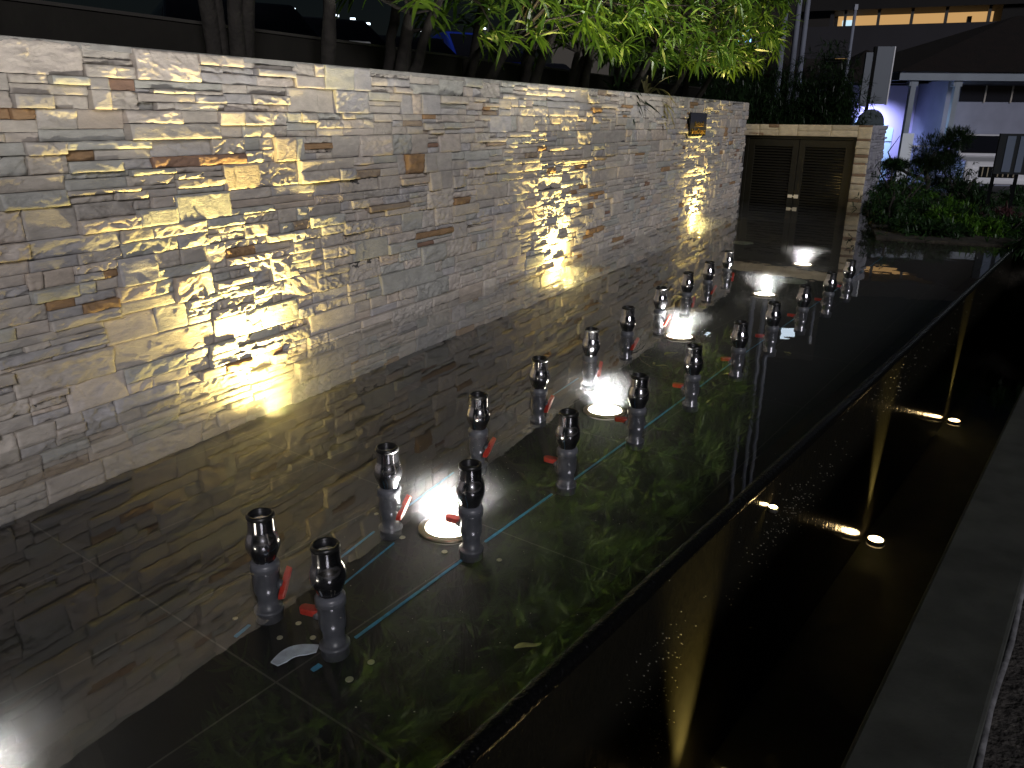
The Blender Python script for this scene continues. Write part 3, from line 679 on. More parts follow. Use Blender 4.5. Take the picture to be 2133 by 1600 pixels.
# ------------------------------------------------------------------ foliage
def leaves(centers, dirs, n_per, L, wd, droop, seed, spread=(25, 100), segs=4, jl=.3):
    """lance leaves in rosettes: returns verts, faces"""
    rg = np.random.default_rng(seed); K = len(centers); n = K * n_per
    c = np.repeat(np.array(centers, float), n_per, 0); d = np.repeat(np.array(dirs, float), n_per, 0)
    d /= np.linalg.norm(d, axis=1, keepdims=True)
    a = np.where(np.abs(d[:, 2:3]) < .9, [[0, 0, 1.]], [[1., 0, 0]]); e1 = np.cross(d, a); e1 /= np.linalg.norm(e1, axis=1, keepdims=True); e2 = np.cross(d, e1)
    ph = rg.uniform(0, 2 * np.pi, n)[:, None]; el = np.radians(rg.uniform(spread[0], spread[1], n))[:, None]
    t = d * np.cos(el) + (e1 * np.cos(ph) + e2 * np.sin(ph)) * np.sin(el)
    LL = (L * rg.uniform(1 - jl, 1 + jl, n))[:, None]; WW = wd * rg.uniform(.75, 1.2, n)[:, None]
    p = c + d * rg.uniform(-.06, .02, n)[:, None]; dr = droop * rg.uniform(.4, 1.5, n)[:, None]
    V = []
    prof = np.interp(np.linspace(0, 1, segs + 1), [0, .25, .55, .85, 1], [.25, .9, 1, .5, .04])
    side = np.cross(t, [[0, 0, 1.]]); side /= np.linalg.norm(side, axis=1, keepdims=True) + 1e-6
    tw = rg.uniform(-.7, .7, n)[:, None]; up = np.cross(side, t); side = side * np.cos(tw) + up * np.sin(tw)
    for k in range(segs + 1):
        V.append(p - side * WW * prof[k] * .5); V.append(p + side * WW * prof[k] * .5)
        t = t + np.array([[0, 0, -1.]]) * dr / segs; t /= np.linalg.norm(t, axis=1, keepdims=True); p = p + t * LL / segs
    V = np.stack(V, 1); m = 2 * (segs + 1); base = np.arange(n)[:, None, None] * m
    q = np.array([[2 * k, 2 * k + 1, 2 * k + 3, 2 * k + 2] for k in range(segs)])[None]
    return V.reshape(-1, 3), (base + q).reshape(-1, 4)
def np_mesh(name, V, Fc, material, parent=None, smooth=True):
    V = np.asarray(V, np.float32); Fc = np.asarray(Fc, np.int32)
    me = bpy.data.meshes.new(name); me.vertices.add(len(V)); me.vertices.foreach_set('co', V.ravel())
    me.loops.add(len(Fc) * 4); me.loops.foreach_set('vertex_index', Fc.ravel()); me.polygons.add(len(Fc))
    me.polygons.foreach_set('loop_start', np.arange(len(Fc), dtype=np.int32) * 4)
    me.polygons.foreach_set('use_smooth', np.full(len(Fc), smooth)); me.update(calc_edges=True)
    o = bpy.data.objects.new(name, me); COL.objects.link(o); me.materials.append(material)
    if parent is not None: o.parent = parent
    return o
M_leaf = leaf_material('lance_leaf', (.038, .10, .010), (.125, .215, .024), .28, .38)
M_leafd = leaf_material('dark_leaf', (.007, .020, .006), (.02, .045, .012), .25, .45)
M_leafb = leaf_material('bush_leaf', (.010, .034, .009), (.030, .075, .018), .25, .5)
M_leafl = leaf_material('lime_leaf', (.05, .15, .012), (.12, .25, .03), .35, .45)
M_leafr = leaf_material('red_leaf', (.06, .02, .025), (.12, .06, .06), .3, .5)
M_bark = mat('bark', (.028, .024, .020), .9, noise=(12, .4), bump=(30, .012))
def lance_tree(name, label, base, stems, zlo, zhi, rad, ntips, seed, group, lean=(0, 0), fol=None, L=.25):
    rg = random.Random(seed); t = thing(name, label, 'tree', base, 0, group)
    mb = MB(); tips = []; dirs = []
    fork = []
    for k in range(stems):
        a = 2 * math.pi * k / stems + rg.uniform(-.4, .4); r0 = rg.uniform(.05, .14); r1 = rg.uniform(.14, .30)
        zf = zlo - base[2] + rg.uniform(.0, .7)
        pts = []; rr = []
        for j in range(7):
            f = j / 6; r = r0 + (r1 - r0) * f ** 1.3
            pts.append((r * math.cos(a) + rg.uniform(-.015, .015) + lean[0] * f * .4, r * math.sin(a) * .8 + rg.uniform(-.015, .015) + lean[1] * f * .4, -.05 + (zf + .05) * f)); rr.append((.058 - .020 * f) * rg.uniform(.85, 1.15))
        mb.tube(pts, rr, 8); fork.append(Vector(pts[-1]))
    for k in range(ntips):
        while True:
            x, y, z = rg.uniform(-1, 1), rg.uniform(-1, 1), rg.uniform(0, 1)
            f = (z - .4); rr_ = 1 - abs(f) * .75
            if (x * x + y * y) < rr_ ** 2 and (x * x + y * y) > (rg.random() * .5) ** 2: break
        p = Vector((x * rad + lean[0], y * rad * .85 + lean[1], zlo - base[2] + .15 + z * (zhi - zlo)))
        tips.append(p); o = p - Vector((lean[0] * .5, lean[1] * .5, zlo - base[2] - .3)); dirs.append((o.x * .9, o.y * .9, abs(o.z) * .4 + .25))
        fk = min(fork, key=lambda q: (q - p).length)
        if k % 2 == 0:
            m1 = fk.lerp(p, .5) + Vector((rg.uniform(-.1, .1), rg.uniform(-.1, .1), rg.uniform(-.02, .12)))
            mb.tube([fk, m1, p], [.020, .012, .005], 5)
    mb.build('trunk', M_bark, t)
    V, Fc = leaves(tips, dirs, 14, L, .032, .9, seed)
    np_mesh('crown', V, Fc, fol or M_leaf, t)
    return t
TG = 'slender lance-leaved trees in the planter behind the stone wall'
defs = [(.3, 2, 3.2, 5.6, 1.2, 110, 'leftmost planter tree, crown above the frame'), (2.2, 5, 2.75, 5.6, 1.15, 150, 'thick multi-stemmed planter tree left of centre with dark trunks'),
        (2.95, 1, 2.35, 5.2, .8, 90, 'single thin-trunked planter tree beside the thick clump'), (3.95, 4, 2.02, 5.5, 1.1, 220, 'clump of four dark stems with drooping green leaves, left centre'),
        (5.05, 4, 2.02, 5.6, 1.1, 230, 'planter tree clump at the middle of the wall'), (6.2, 3, 2.05, 5.4, 1.15, 240, 'planter tree clump right of the middle, over the second glow'),
        (7.4, 3, 2.08, 5.4, 1.25, 260, 'forked planter tree with bright leaf mass'), (8.8, 2, 1.98, 5.0, 1.35, 280, 'bright green planter tree above the middle of the wall'),
        (10.3, 2, 2.05, 4.9, 1.4, 290, 'bright green planter tree above the black sign'), (11.9, 2, 2.25, 4.9, 1.3, 240, 'last bright planter tree before the wall end')]
for i, (s_, st, zl, zh, rd, nt_, lb) in enumerate(defs):
    off = -.62 if i < 7 else -.55
    lance_tree('planter_tree', lb, W(s_, off, 1.68), st, zl, zh, rd, nt_, 100 + i, TG, lean=(.55 * WN.x * (1 if i > 2 else .3), .55 * WN.y * (1 if i > 2 else .3)))
# drooping sprig and strap plant at the wall head
V, Fc = leaves([(0, 0, 0), (.1, -.05, -.1)], [(.6, -.3, -.3), (.6, -.4, -.5)], 11, .26, .03, .5, 5)
sp = thing('hanging_sprig', 'single drooping leaf sprig lit green to the right of the bright crowns', 'plant', tuple(vcam(1575, 75, 13.2)))
mb = MB(); mb.tube([(-.9, .3, .25), (-.4, .15, .12), (0, 0, 0), (.1, -.05, -.1)], [.012, .01, .006, .004], 6); mb.build('twig', M_bark, sp); np_mesh('leaves', V, Fc, M_leaf, sp)
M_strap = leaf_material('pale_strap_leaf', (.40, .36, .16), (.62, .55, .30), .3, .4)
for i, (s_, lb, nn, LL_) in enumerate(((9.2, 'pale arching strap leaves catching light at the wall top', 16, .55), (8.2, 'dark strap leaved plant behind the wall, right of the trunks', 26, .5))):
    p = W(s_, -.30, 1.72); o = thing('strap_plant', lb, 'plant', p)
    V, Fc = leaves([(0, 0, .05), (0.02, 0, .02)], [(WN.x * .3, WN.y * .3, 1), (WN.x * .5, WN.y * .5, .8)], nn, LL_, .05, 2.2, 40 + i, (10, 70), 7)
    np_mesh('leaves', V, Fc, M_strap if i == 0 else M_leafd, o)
def bush(name, label, cat, c, rx, ry, rz, n, L, wd, material, seed, group=None, droop=.6, stem=True, shell=.55):
    rg = np.random.default_rng(seed); t = thing(name, label, cat, c, 0, group)
    u = rg.normal(size=(n, 3)); u /= np.linalg.norm(u, axis=1, keepdims=True); r = rg.uniform(shell, 1, n)[:, None] * (1 + .25 * np.sin(u[:, :1] * 5 + seed) * np.cos(u[:, 1:2] * 4 + seed * 2))
    p = u * r * [rx, ry, rz]; p[:, 2] = np.abs(p[:, 2]) if rz > 0 and name != 'tree_pad' else p[:, 2]
    p[:, 2] += .03
    V, Fc = leaves(p, u + [0, 0, .35], 9, L, wd, droop, seed, (10, 95), 3)
    np_mesh('foliage', V, Fc, material, t)
    if stem:
        mb = MB()
        for k in range(4):
            a = 6.28 * k / 4 + seed; mb.tube([(0, 0, -.05), (rx * .25 * math.cos(a), ry * .25 * math.sin(a), rz * .4), (rx * .55 * math.cos(a + .3), ry * .55 * math.sin(a + .3), rz * .8)], [.03 * max(1, rz), .02 * max(1, rz), .008], 6)
        mb.build('stems', M_bark, t)
    return t
BG = 'dark bushes behind the gate'
for i, (x, y, D, rx, rz, lb) in enumerate(((1600, 255, 18.2, 1.3, 1.15, 'dark bushy shrub behind the left half of the gate'), (1700, 250, 18.6, 1.2, 1.6, 'taller dark conifer-like shrub behind the middle of the gate'), (1738, 258, 17.9, .50, 1.1, 'dark shrub behind the right end of the gate'), (1545, 250, 19.5, 1.2, 1.2, 'dark shrub just beyond the stone wall end'), (1440, 230, 17, 1.3, 1.2, 'dark shrub behind the wall near the sign'))):
    p = vcam(x, y, D); bush('shrub', lb, 'shrub', (p.x, p.y, p.z - .35), rx, rx, rz + .35, 1100, .16, .018, M_leafd, 300 + i, BG, stem=False, shell=.25)
# ------------------------------------------------------------------ poles, totem, lamps, buildings
M_pole = mat('painted_steel', (.22, .24, .30), .4, noise=(2, .15))
for i, (x, y, D, lb) in enumerate(((1622, 150, 21, 'leftmost of three pale flagpoles'), (1653, 110, 22, 'middle one of three pale flagpoles'), (1672, 95, 23, 'rightmost of three pale flagpoles'))):
    p = vcam(x, y, D); t = thing('flagpole', lb, 'flagpole', (p.x, p.y, -.6), 0, 'three flagpoles rising behind the gate')
    mb = MB(); mb.tube([(0, 0, 0), (0, 0, 12)], [.085, .05], 16); mb.build('shaft', M_pole, t)
    mb = MB(); mb.lathe([(.14, 0), (.14, .1), (.09, .14)], n=16); mb.build('base', M_pole, t)
    mb = MB(); mb.lathe([(.0, 12), (.07, 12.03), (.09, 12.1), (.05, 12.18), (0, 12.2)], n=12, cap0=False, cap1=False); mb.build('finial', M_ring, t)
p = vcam(1764, 150, 20); t = thing('lamp_post', 'thin grey post between the flagpoles and the tall sign panel', 'post', (p.x, p.y, -.6))
mb = MB(); mb.tube([(0, 0, 0), (0, 0, 4.6)], [.05, .035], 12); mb.build('shaft', M_pole, t); mb = MB(); mb.box(-.04, .04, -.04, .04, 4.58, 4.70); mb.build('cap', M_pole, t)
# tall sign totem
M_pan = mat('grey_panel', (.10, .12, .15), .5); M_trim = mat('white_trim', (.75, .76, .8), .4)
p = vcam(1812, 215, 23); t = thing('sign_totem', 'tall grey sign panel with white edge left of the purple lit wall', 'sign', (p.x, p.y, 0), R(-6))
mb = MB(); mb.box(-.02, .42, -.05, .05, 1.97, 3.45); mb.build('panel', M_pan, t); mb = MB(); mb.box(.422, .45, -.06, .06, 1.95, 3.45); mb.build('edge_trim', M_trim, t)
mb = MB(); mb.box(-.30, -.12, -.06, .06, 1.9, 3.3); mb.build('side_panel', M_pan, t); mb = MB(); mb.box(-.1, -.04, -.06, .06, -.6, 3.45); mb.build('post', M_blk, t)
p = vcam(1800, 285, 19); t = thing('round_topped_panel', 'dark panel with a rounded top above the gate pillar', 'sign', (p.x, p.y, -.6))
mb = MB(); pr = [(-.2, 0), (.42, 0), (.42, 2.05)] + [(.11 + .31 * math.cos(a), 2.05 + .33 * math.sin(a)) for a in np.linspace(0, math.pi, 12)] + [(-.2, 2.05)]
mb.add([(x, 0, z) for x, z in pr] + [(x, .08, z) for x, z in pr], [tuple(range(len(pr) - 1, -1, -1)), tuple(range(len(pr), 2 * len(pr)))] + [(i, (i + 1) % len(pr), len(pr) + (i + 1) % len(pr), len(pr) + i) for i in range(len(pr))])
mb.build('panel', mat('teal_black', (.02, .04, .05), .6), t)
# house with hip roof
M_hw = mat('blue_white_wall', (.22, .235, .31), .8, noise=(1.5, .12)); M_roof = mat('roof_tile', (.007, .0035, .0025), .8, noise=(3, .4), bump=(14, .03))
M_fas = mat('fascia', (.20, .235, .28), .6, noise=(2, .1)); M_win = mat('dark_glass', (.012, .013, .018), .12); M_wood = mat('pale_frame', (.35, .31, .27), .6)
hp = vcam(1970, 290, 28); hx = hp.x - .35
hs = thing('white_house', 'bluish white house with brown hip roof and a strip of high windows', 'building', (hx, 28, -.6))
mb = MB(); mb.box(.1, 16, 0, 9, 0, 3.45); mb.build('wall', M_hw, hs)
mb = MB(); mb.box(-2.0, 16.6, -.9, -.82, 3.40, 3.65); mb.box(-2.0, -1.92, -.82, 9.8, 3.40, 3.65); mb.build('fascia', M_fas, hs)
mb = MB(); v = [(-2.1, -1.0, 3.66), (17, -1.0, 3.66), (17, 10, 3.66), (-2.1, 10, 3.66), (4.6, 4.5, 5.98), (13, 4.5, 5.98)]
mb.add(v, [(0, 1, 5, 4), (1, 2, 5), (2, 3, 4, 5), (3, 0, 4), (3, 2, 1, 0)]); rf_ = mb.build('roof', M_roof, hs)
for k in range(9):
    x = .55 + k * .9; mb = MB(); mb.box(x, x + .82, -.03, -.002, 2.78, 3.28); wn_ = mb.build('window', M_win, hs)
    mb = MB(); mb.box(x + .822, x + .872, -.05, -.003, 2.75, 3.30); mb.build('frame', M_wood, wn_)
for x in (-1.45, .0):
    mb = MB(); mb.box(x - .09, x + .09, -.81, -.65, 0, 3.4); mb.box(x - .15, x + .15, -.80, -.6, 3.22, 3.39); mb.build('column', M_fas, hs, bevel=.01)
mb = MB(); mb.box(-1.35, .05, 2.2, 2.3, 0, 3.1); mb.build('porch_screen', mat('porch_dark', (.05, .06, .05), .8), hs)
mb = MB()
for k in range(9): mb.box(-1.2 + k * .14, -1.18 + k * .14, -.2, -.18, .2, 1.3)
mb.box(-1.25, .0, -.21, -.17, 1.3, 1.34); mb.build('railing', M_wood, hs)
M_bw = mat('board_white', (.7, .76, .82), .5)
mb = MB(); mb.box(-1.75, -1.38, -1.25, -1.2, .2, 1.75); mb.build('white_board', M_bw, hs)
# purple lit building
pb = vcam(1795, 190, 30)
pbt = thing('small_annex', 'small annex with lilac lit wall and pale arched doorway', 'building', (pb.x - .4, 30, -.6))
mb = MB(); mb.box(0, 2.75, 0, 4, 0, 3.35); mb.build('wall', mat('lilac_lit_wall', (.50, .44, .70), .8), pbt)  # lilac light put into the wall colour
mb = MB(); pr = [(.1, 0), (1.75, 0), (1.75, 1.9), (1.5, 1.9), (1.45, 2.0), (1.3, 2.15), (.1, 2.15)]
mb.add([(x, -.04, z) for x, z in pr] + [(x, -.003, z) for x, z in pr], [tuple(range(7)), tuple(range(13, 6, -1))] + [(i, 7 + i, 7 + (i + 1) % 7, (i + 1) % 7) for i in range(7)])
mb.build('doorway', mat('pale_blue', (.45, .62, .75), .6), pbt)
mb = MB(); mb.box(.1, 1.75, -.06, -.042, 1.4, 1.43); mb.build('door_rail', M_pan, pbt)
mb = MB(); mb.add([(-.8, -.7, 3.4), (3.2, -.7, 3.4), (3.2, 4.5, 3.4), (-.8, 4.5, 3.4), (1.2, 2, 4.7)], [(0, 1, 4), (1, 2, 4), (2, 3, 4), (3, 0, 4), (3, 2, 1, 0)]); mb.build('roof', M_roof, pbt)
spot('annex_fill', (pb.x + .3, 28.7, 2.1), (pb.x + .5, 30, .6), 520, (.50, .58, 1), 120, .8, .1)  # added fill light that gives the annex wall its lilac glow
point('porch_fill', (hx - .8, 27.3, 1.6), 16, (.6, .8, 1), .15)  # added fill light for the porch and house front
# long building with lit corridor
M_conc = mat('dim_concrete', (.024, .023, .029), .85, noise=(.6, .15)); M_conc2 = mat('dim_wall', (.011, .010, .010), .9, noise=(.5, .2))
lb0 = vcam(1745, 45, 46)
bt = thing('long_building', 'long dark building with an orange lit open corridor on its upper floor', 'building', (lb0.x, 46, -.6), R(-2))
bt.rotation_euler = (0, 0, R(-21))
mb = MB(); mb.box(-.4, 24, 0, 8, 0, 4.6); mb.build('lower_wall', M_conc2, bt)
mb = MB(); mb.box(-2.2, 9.2, -.5, -.3, 5.35, 6.95); mb.box(-.4, -.2, -.3, 2.4, 5.35, 7.72); mb.build('parapet', M_conc, bt)
mb = MB(); mb.box(-.4, 11.5, -.28, 3, 5.2, 5.34); mb.build('slab', M_conc2, bt)
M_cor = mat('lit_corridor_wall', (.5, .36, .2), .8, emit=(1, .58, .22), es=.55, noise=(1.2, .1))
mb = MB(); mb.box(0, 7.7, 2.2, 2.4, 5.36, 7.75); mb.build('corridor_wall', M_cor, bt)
mb = MB(); mb.box(7.7, 24, -.3, 3, 5.36, 8.3); mb.box(-2, 24, -.6, 3, 7.72, 8.6); mb.build('upper_wall', M_conc2, bt)
for k in range(5):
    x = [.35, 2.0, 3.6, 5.2, 7.15][k]; mb = MB(); mb.box(x - .07, x + .07, -.28, -.1, 6.7, 7.72); mb.build('column', M_can, bt)
mb = MB(); mb.box(.25, .75, 2.1, 2.18, 6.3, 7.5); mb.build('bright_window', mat('cool_window', (.5, .6, .7), .5, emit=(.6, .85, 1), es=1.0), bt)
mb = MB(); mb.box(6.3, 6.5, .6, .9, 6.2, 7.35); mb.build('dark_fixture', M_can, bt)
M_wl = mat('white_lit', (.8, .9, 1), .5, emit=(.75, .88, 1), es=3)
for x, wd in ((2.4, .22), (2.8, .2), (3.1, .26)):
    mb = MB(); mb.box(x, x + wd, -.04, -.004, 4.25, 4.45); mb.build('lit_pane', M_wl, bt)
mb = MB(); mb.box(4.9, 5.16, -.3, -.05, 4.35, 4.5); mb.build('tube_light', mat('tube', (.9, .95, 1), .5, emit=(.8, .9, 1), es=14), bt)
mb = MB(); mb.box(4.1, 4.5, -.04, -.004, 3.7, 4.3); mb.build('window', M_win, bt)
mb = MB(); mb.box(-.2, 1.0, -.04, -.004, 3.8, 4.4); mb.build('window', M_win, bt)
# tall dim block to the left of it, behind the flagpoles
tb = thing('dim_block', 'tall unlit block behind the flagpoles', 'building', (vcam(1560, 60, 55).x, 55, -.6))
mb = MB(); mb.box(-2, 7.2, 0, 10, 0, 16); mb.build('wall', M_conc2, tb)
for i_, (x, z) in enumerate(((-.8, 3.4), (1.0, 3.4), (2.8, 3.4), (4.6, 3.4), (-.8, 6.8), (1, 6.8), (2.8, 6.8), (4.6, 6.8), (-.8, 10.2), (2.8, 10.2), (4.6, 10.2), (1, 13.4), (4.6, 13.4))):
    mb = MB(); mb.box(x, x + 1.0, -.04, -.003, z, z + .9); mb.build('window', M_win if i_ not in (4, 9, 12) else mat('lit_win', (.5, .6, .7), .5, emit=[(.2, .5, 1), (1, .8, .5), (.7, .85, 1)][[4, 9, 12].index(i_)], es=2.5), tb)
tr_ = thing('street_lamp', 'small bright street light bracket above the car park, mostly out of frame', 'street lamp', (9, 40, -.6))
mb = MB(); mb.tube([(0, 0, 0), (0, 0, 9.2), (.5, -.6, 9.6), (1.0, -1.2, 9.6)], [.09, .06, .05, .045], 10); mb.build('pole', M_pole, tr_); mb = MB(); mb.box(.85, 1.25, -1.6, -1.05, 9.5, 9.58); mb.build('lamp_head', M_wl, tr_)
# ------------------------------------------------------------------ vehicles
def car(name, label, loc, rotz, paint, kind='suv', group=None, Lc=4.4):
    t = thing(name, label, 'car', loc, rotz, group); W2 = .92
    if kind == 'suv': body = [(-Lc/2, .35), (-Lc/2, .95), (-Lc/2 + .1, 1.05), (Lc/2 - 1.15, 1.12), (Lc/2 - .15, 1.0), (Lc/2, .85), (Lc/2, .35)]; cab = [(-Lc/2 + .08, 1.05), (-Lc/2 + .22, 1.72), (Lc/2 - 1.95, 1.76), (Lc/2 - 1.2, 1.12)]
    else: body = [(-Lc/2, .3), (-Lc/2, .8), (-Lc/2 + .15, .9), (Lc/2 - 1.2, .95), (Lc/2 - .2, .8), (Lc/2, .62), (Lc/2, .3)]; cab = [(-Lc/2 + .35, .9), (-Lc/2 + .95, 1.40), (Lc/2 - 2.1, 1.43), (Lc/2 - 1.25, .95)]
    def ext(pts, w0, w1, zmid):
        mb = MB(); n = len(pts); v = []
        for sgn in (-1, 1):
            for x, z in pts: v.append((x, sgn * (w1 if z > zmid else w0), z))
        mb.add(v, [tuple(range(n)), tuple(range(2 * n - 1, n - 1, -1))] + [(i, n + i, n + (i + 1) % n, (i + 1) % n) for i in range(n)]); return mb
    ext(body, W2, W2 - .03, .9).build('body', paint, t, bevel=.06)
    ext(cab, W2 - .05, W2 - .2, 1.3).build('cabin', paint, t, bevel=.05)
    # glass
    f0, f1 = Vector((cab[3][0], 0, cab[3][1])), Vector((cab[2][0], 0, cab[2][1])); n = Vector((f0.z - f1.z, 0, f1.x - f0.x)); n = Vector((abs(n.x), 0, abs(n.z))).normalized() * .02
    a = f0.lerp(f1, .12) + n; b = f0.lerp(f1, .9) + n
    mb = MB(); v = [(a.x, -.78, a.z), (a.x, .78, a.z), (b.x, .68, b.z), (b.x, -.68, b.z)]; mb.add(v + [(x - .01, y, z - .01) for x, y, z in v], [(0, 1, 2, 3), (7, 6, 5, 4), (0, 4, 5, 1), (1, 5, 6, 2), (2, 6, 7, 3), (3, 7, 4, 0)]); mb.build('windscreen', M_win, t)
    for sgn in (-1, 1):
        x0 = cab[0][0] + .2; x1 = cab[3][0] - .35; zz0 = cab[0][1] + .06; zz1 = cab[1][1] - .1; y0 = W2 - .055; y1 = W2 - .165
        v = [(x0, sgn * (y0 + .01), zz0), (x1, sgn * (y0 + .01), zz0), (x1 - .45, sgn * (y1 + .01), zz1), (x0 + .15, sgn * (y1 + .01), zz1)]
        mb = MB(); mb.add(v + [(x, y - sgn * .02, z) for x, y, z in v], [(0, 1, 2, 3), (7, 6, 5, 4), (0, 4, 5, 1), (1, 5, 6, 2), (2, 6, 7, 3), (3, 7, 4, 0)]); mb.build('side_window', M_win, t)
        mb = MB(); mb.box(Lc/2 - .06, Lc/2 + .012, sgn * .8 - .13, sgn * .8 + .11, .72, .88); mb.build('headlight', M_trim, t, bevel=.02)
        for wx in (-Lc/2 + .8, Lc/2 - .85):
            mb = MB(); mb.lathe([(.2, -.1), (.33, -.1), (.345, -.06), (.345, .06), (.33, .1), (.2, .1)], n=24); wl = mb.build('wheel', M_rub, t)
            wl.location = (wx, sgn * (W2 - .08), .345); wl.rotation_euler = (R(90), 0, 0)
            mb = MB(); mb.lathe([(.2, .1), (.19, .115), (.05, .105), (0, .12)], n=20, cap0=False, cap1=False); mb.lathe([(.2, -.1), (.19, -.115), (.05, -.105), (0, -.12)], n=20, cap0=False, cap1=False); mb.build('rim', M_ring, wl)
    mb = MB(); mb.box(Lc/2 - .03, Lc/2 + .02, -.52, .52, .55, .86)
    mb.build('grille', M_blk, t); mb = MB()
    for k in range(7): mb.box(Lc/2 + .021, Lc/2 + .035, -.45 + k * .14, -.42 + k * .14, .57, .84)
    mb.build('grille_bars', M_ring, t)
    mb = MB(); mb.box(Lc/2 - .02, Lc/2 + .06, -.8, .8, .36, .5); mb.build('bumper', paint, t, bevel=.03)
    return t
M_white = mat('white_paint', (.80, .81, .86), .3, coat=.5); M_bluep = mat('blue_paint', (.02, .05, .45), .25, coat=1); M_darkp = mat('dark_paint', (.01, .011, .016), .2, coat=1); M_greyp = mat('grey_paint', (.04, .045, .055), .25, coat=1)
sp_ = vcam(2045, 395, 25.5)
car('parked_car', 'white off-roader facing the camera beyond the garden shrubs', (sp_.x, 26, -.6), R(-105), M_white, 'suv')
CG = 'cars parked behind the planter'
for i, (x, y, D, pt, lb, rz) in enumerate(((985, 85, 17, M_bluep, 'blue parked car behind the middle trunks', -60), (830, 70, 14, M_darkp, 'dark parked car behind the left centre trunks', -62), (650, 40, 11.5, M_greyp, 'grey parked car behind the thick dark trunk clump', -60), (1120, 115, 20, M_greyp, 'grey parked car with pale windscreen behind the forked tree', -62), (480, 20, 10, M_darkp, 'black parked car far left behind the planter wall', -60))):
    p = vcam(x, y, D); car('parked_car', lb, (p.x, p.y, 1.35), R(rz), pt, 'car' if i else 'suv', CG)
p = vcam(1190, 100, 26); pv = thing('pavilion_wall', 'small beige wall glimpsed between trunks behind the planter', 'wall', (p.x, p.y, 1.35))
mb = MB(); mb.box(-.6, 1.2, 0, .2, 0, 3.2); mb.build('panel', mat('beige', (.10, .09, .075), .8), pv)
BL = ['white glint left of the blue strip near the top, between left trunks', 'white glint just right of the leftmost glints', 'white glint near the first bright leaves', 'pale bar of light behind the middle left stems', 'low white glint beside the planter rail, left one', 'low white glint beside the planter rail, right one', 'glint left behind the thick trunks', 'glint between thick trunks and thin trunk', 'far left glint at the top behind the planter wall', 'glint by the top edge over the blue car', 'glint on the blue car side', 'glint under the blue car']
# glowing boxes on posts standing in for white glints in the car park
for i, (x, y, D) in enumerate(((700, 35, 16), (735, 42, 18), (765, 52, 15), (880, 66, 19), (895, 104, 18), (935, 103, 18), (575, 30, 14), (610, 22, 17), (500, 15, 13), (1015, 20, 22), (1010, 62, 19), (1040, 96, 23))):
    p = vcam(x, y, D)
    if i == 0:
        lt = thing('glint_light', '', 'light', (p.x, p.y, 1.35), 0, 'small white glints in the car park'); mb = MB(); mb.tube([(0, 0, 0), (0, 0, 1)], .05, 8); mb.build('post', M_can, lt)
        mb = MB(); mb.box(-.05, .05, -.03, .03, 1, 1.02); mb.build('lamp', M_wl, lt); o = lt
    else: o = dup(lt, (p.x, p.y, 1.35))
    o.scale = (1, 1, (p.z - 1.35)); o['label'] = BL[i]
# dark notice board on posts
nb = thing('notice_board', 'dark notice board on two posts at the right edge in front of the white car', 'sign', (vcam(2100, 350, 14.5).x, 14.5, 0), R(-30))
mb = MB(); mb.box(-.22, .95, -.03, .03, .62, 1.32); mb.build('board', mat('board_dark', (.03, .035, .04), .35), nb)
mb = MB(); mb.box(-.10, .03, -.04, -.031, .66, 1.28); mb.box(.1, .2, -.04, -.031, .66, 1.28); mb.build('pale_strip', mat('strip', (.16, .2, .28), .5), nb)
for x in (-.24, .12, .9):
    mb = MB(); mb.box(x, x + .06, -.02, .04, 0, 1.32 if x else 1.3); mb.build('post', M_blk, nb)
# ------------------------------------------------------------------ garden
# bonsai-like pine
bp_ = vcam(1922, 400, 17); bz = -.05
t = thing('garden_pine', 'dark cloud-pruned pine in front of the white house', 'tree', (bp_.x, 17, bz)); t.scale = (.8, .8, .95)
mb = MB(); mb.tube([(0, 0, 0), (.1, 0, .35), (-.05, .05, .7), (.15, 0, 1.0)], [.09, .07, .06, .04], 10); mb.tube([(0, 0, .4), (-.5, 0, .55), (-1.0, .1, .78)], [.05, .035, .02], 8); mb.tube([(0, 0, .7), (.5, 0, 1.0), (.7, 0, 1.3)], [.04, .03, .02], 8); mb.tube([(-.9, .1, .75), (-1.1, 0, 1.0), (-.85, 0, 1.35)], [.02, .015, .006], 6); mb.build('trunk', M_bark, t)
rg = np.random.default_rng(3); P_ = []; U_ = []
for (cx, cy, cz, rr, rz) in ((.15, 0, 1.05, .62, .38), (.65, 0, 1.3, .42, .25), (-.9, 0, .72, .35, .12), (-.1, 0, .75, .5, .25), (.5, .1, .8, .45, .25)):
    u = rg.normal(size=(330, 3)); u /= np.linalg.norm(u, axis=1, keepdims=True); P_.append(u * [rr, rr, rz] * rg.uniform(.35, 1, (330, 1)) + [cx, cy, cz]); U_.append(u + [0, 0, .5])
V, Fc = leaves(np.concatenate(P_), np.concatenate(U_), 12, .11, .010, .1, 9, (5, 70), 2); np_mesh('crown', V, Fc, M_leafd, t)
GS = 'low shrubs in the garden bed beyond the pool'
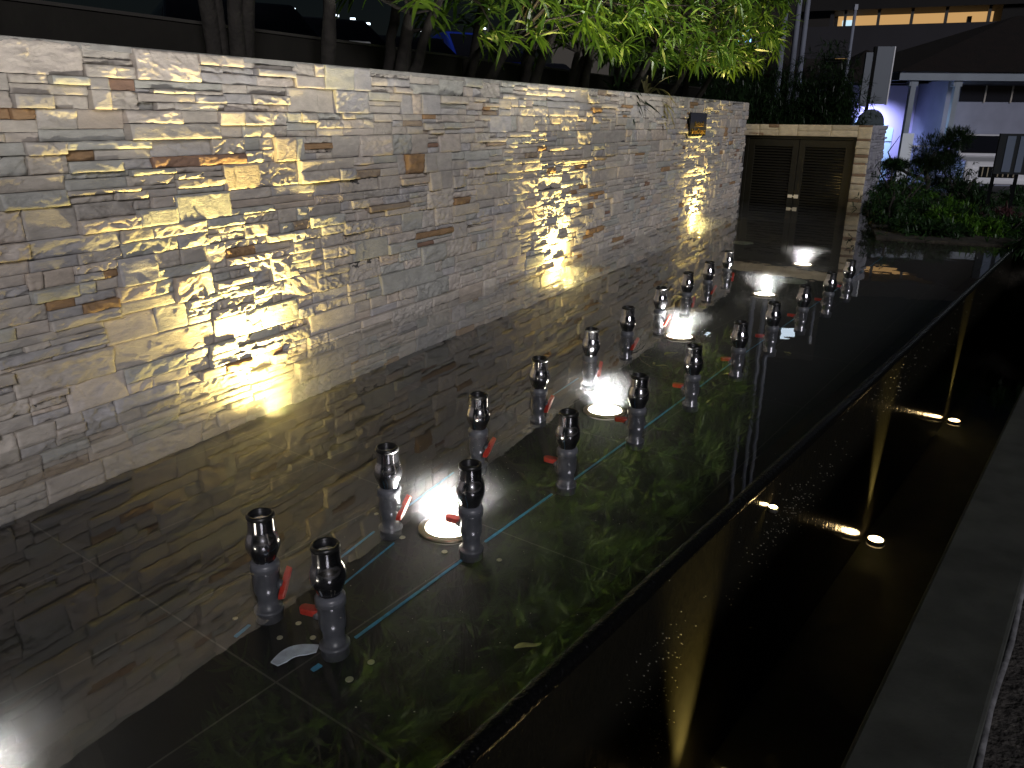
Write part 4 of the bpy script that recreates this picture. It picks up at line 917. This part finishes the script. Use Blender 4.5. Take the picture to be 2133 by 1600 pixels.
sh = [(1868, 400, 14.6, .75, .95, 'tall dark shrub between the gate pillar and the pine', M_leafb), (2000, 400, 16.5, .6, .6, 'rounded dark shrub right of the pine foot', M_leafb), (1852, 455, 12, .45, .6, 'dark leafy shrub beside the gate pillar', M_leafb), (1875, 425, 13.5, .6, .75, 'dark green shrub above the pillar side', M_leafb), (1920, 440, 12.5, .45, .3, 'low green shrub left of the bright patch', M_leafb), (1905, 385, 15.5, .5, .45, 'lime shrub under the pine, left', M_leafl),
      (1985, 425, 13.5, .5, .28, 'bright lime shrub in the middle of the bed', M_leafl), (2035, 405, 15, .5, .35, 'green shrub below the white car', M_leafb), (1960, 455, 12, .4, .22, 'bright lime shrub near the pool edge', M_leafl), (2075, 470, 12.2, .4, .18, 'reddish shrub left of the notice board post', M_leafr),
      (2020, 455, 12, .5, .25, 'mixed green shrub in front of the red plants', M_leafb), (2125, 488, 11.8, .4, .18, 'red leaved shrub near the right edge', M_leafr), (2040, 480, 11, .4, .22, 'bright green clump by the pool corner', M_leafl), (2110, 495, 11, .5, .25, 'dark green clump right of the pool corner', M_leafb),
      (1900, 480, 11, .35, .2, 'dark low clump at the pool edge', M_leafb), (1960, 492, 10.8, .35, .16, 'low clump at the pool edge middle', M_leafb), (1860, 330, 17.5, .5, .5, 'dark shrub right of the pillar top', M_leafd), (1990, 330, 20, .7, .6, 'shrub between pine and white car', M_leafd), (2125, 410, 15.5, .5, .3, 'dark shrub behind the notice board', M_leafb)]
for i, (x, y, D, r_, rz, lb, M_) in enumerate(sh):
    p = vcam(x, y, D); bush('garden_shrub', lb, 'shrub', (p.x, D, .02 if D < 13 else -.05), r_, r_, rz, 130, .11, .022, M_, 500 + i, GS, stem=True, shell=.3)
# hanging plants along the end wall of the trough
for i, (a, o_, z_, lb) in enumerate(((9.95, .25, -.1, 'plants spilling over the trough end, left'), (9.95, .9, -.15, 'plants spilling over the trough end, right'), (9.9, 1.6, -.1, 'plants beside the far end of the kerb'), (8.7, 1.6, -.15, 'green plants right of the kerb, far'), (7.3, 1.7, -.17, 'green plants right of the kerb, nearer'))):
    p = E(a, o_, z_); bush('edge_plant', lb, 'plant', p, .45, .45, .35, 120, .16, .025, M_leafb, 600 + i, 'plants around the end of the trough', droop=1.6, stem=False, shell=.3)
rg = np.random.default_rng(11); pts = []
while len(pts) < 1500:
    x, y = rg.uniform(4.4, 24), rg.uniform(10, 20.4)
    ins = False; j = len(bed) - 1
    for i in range(len(bed)):
        (xi, yi), (xj, yj) = bed[i][:2], bed[j][:2]
        if (yi > y) != (yj > y) and x < (xj - xi) * (y - yi) / (yj - yi) + xi: ins = not ins
        j = i
    if ins: pts.append((x, y, .01 - max(0, y - 13) * .03))
V, Fc = leaves(pts, [(0, 0, 1)] * len(pts), 10, .11, .02, .6, 12, (20, 80), 3)
tag(np_mesh('ground_cover', V, Fc, M_leafb), kind='stuff')
# added fill light that brings out the green of the bed
pgl = vcam(2030, 350, 15); point('garden_fill', (10.5, 14.5, 1.6), 8, (.85, .95, 1), .1)

# added lamp standing in for a bright glint on the spill face
p = E(1.40, .02, -.185); t = thing('spill_glint', 'added warm lamp standing in for a glint on the black spill face left of the nearer trough lamp', 'light', p)
mb = MB(); mb.lathe([(.018, 0), (.024, .0), (.024, .018), (.019, .020)], n=20, cap1=False); mb.build('housing', M_can, t)
mb = MB(); mb.lathe([(.019, .019), (.010, .023), (0, .024)], n=16, cap0=False, cap1=False); mb.build('lens', M_lensw, t)
spot('spill_glint_beam', E(1.40, .03, -.15), E(1.0, .0, -.9), 3, WARM, 100, 1.0, .02)
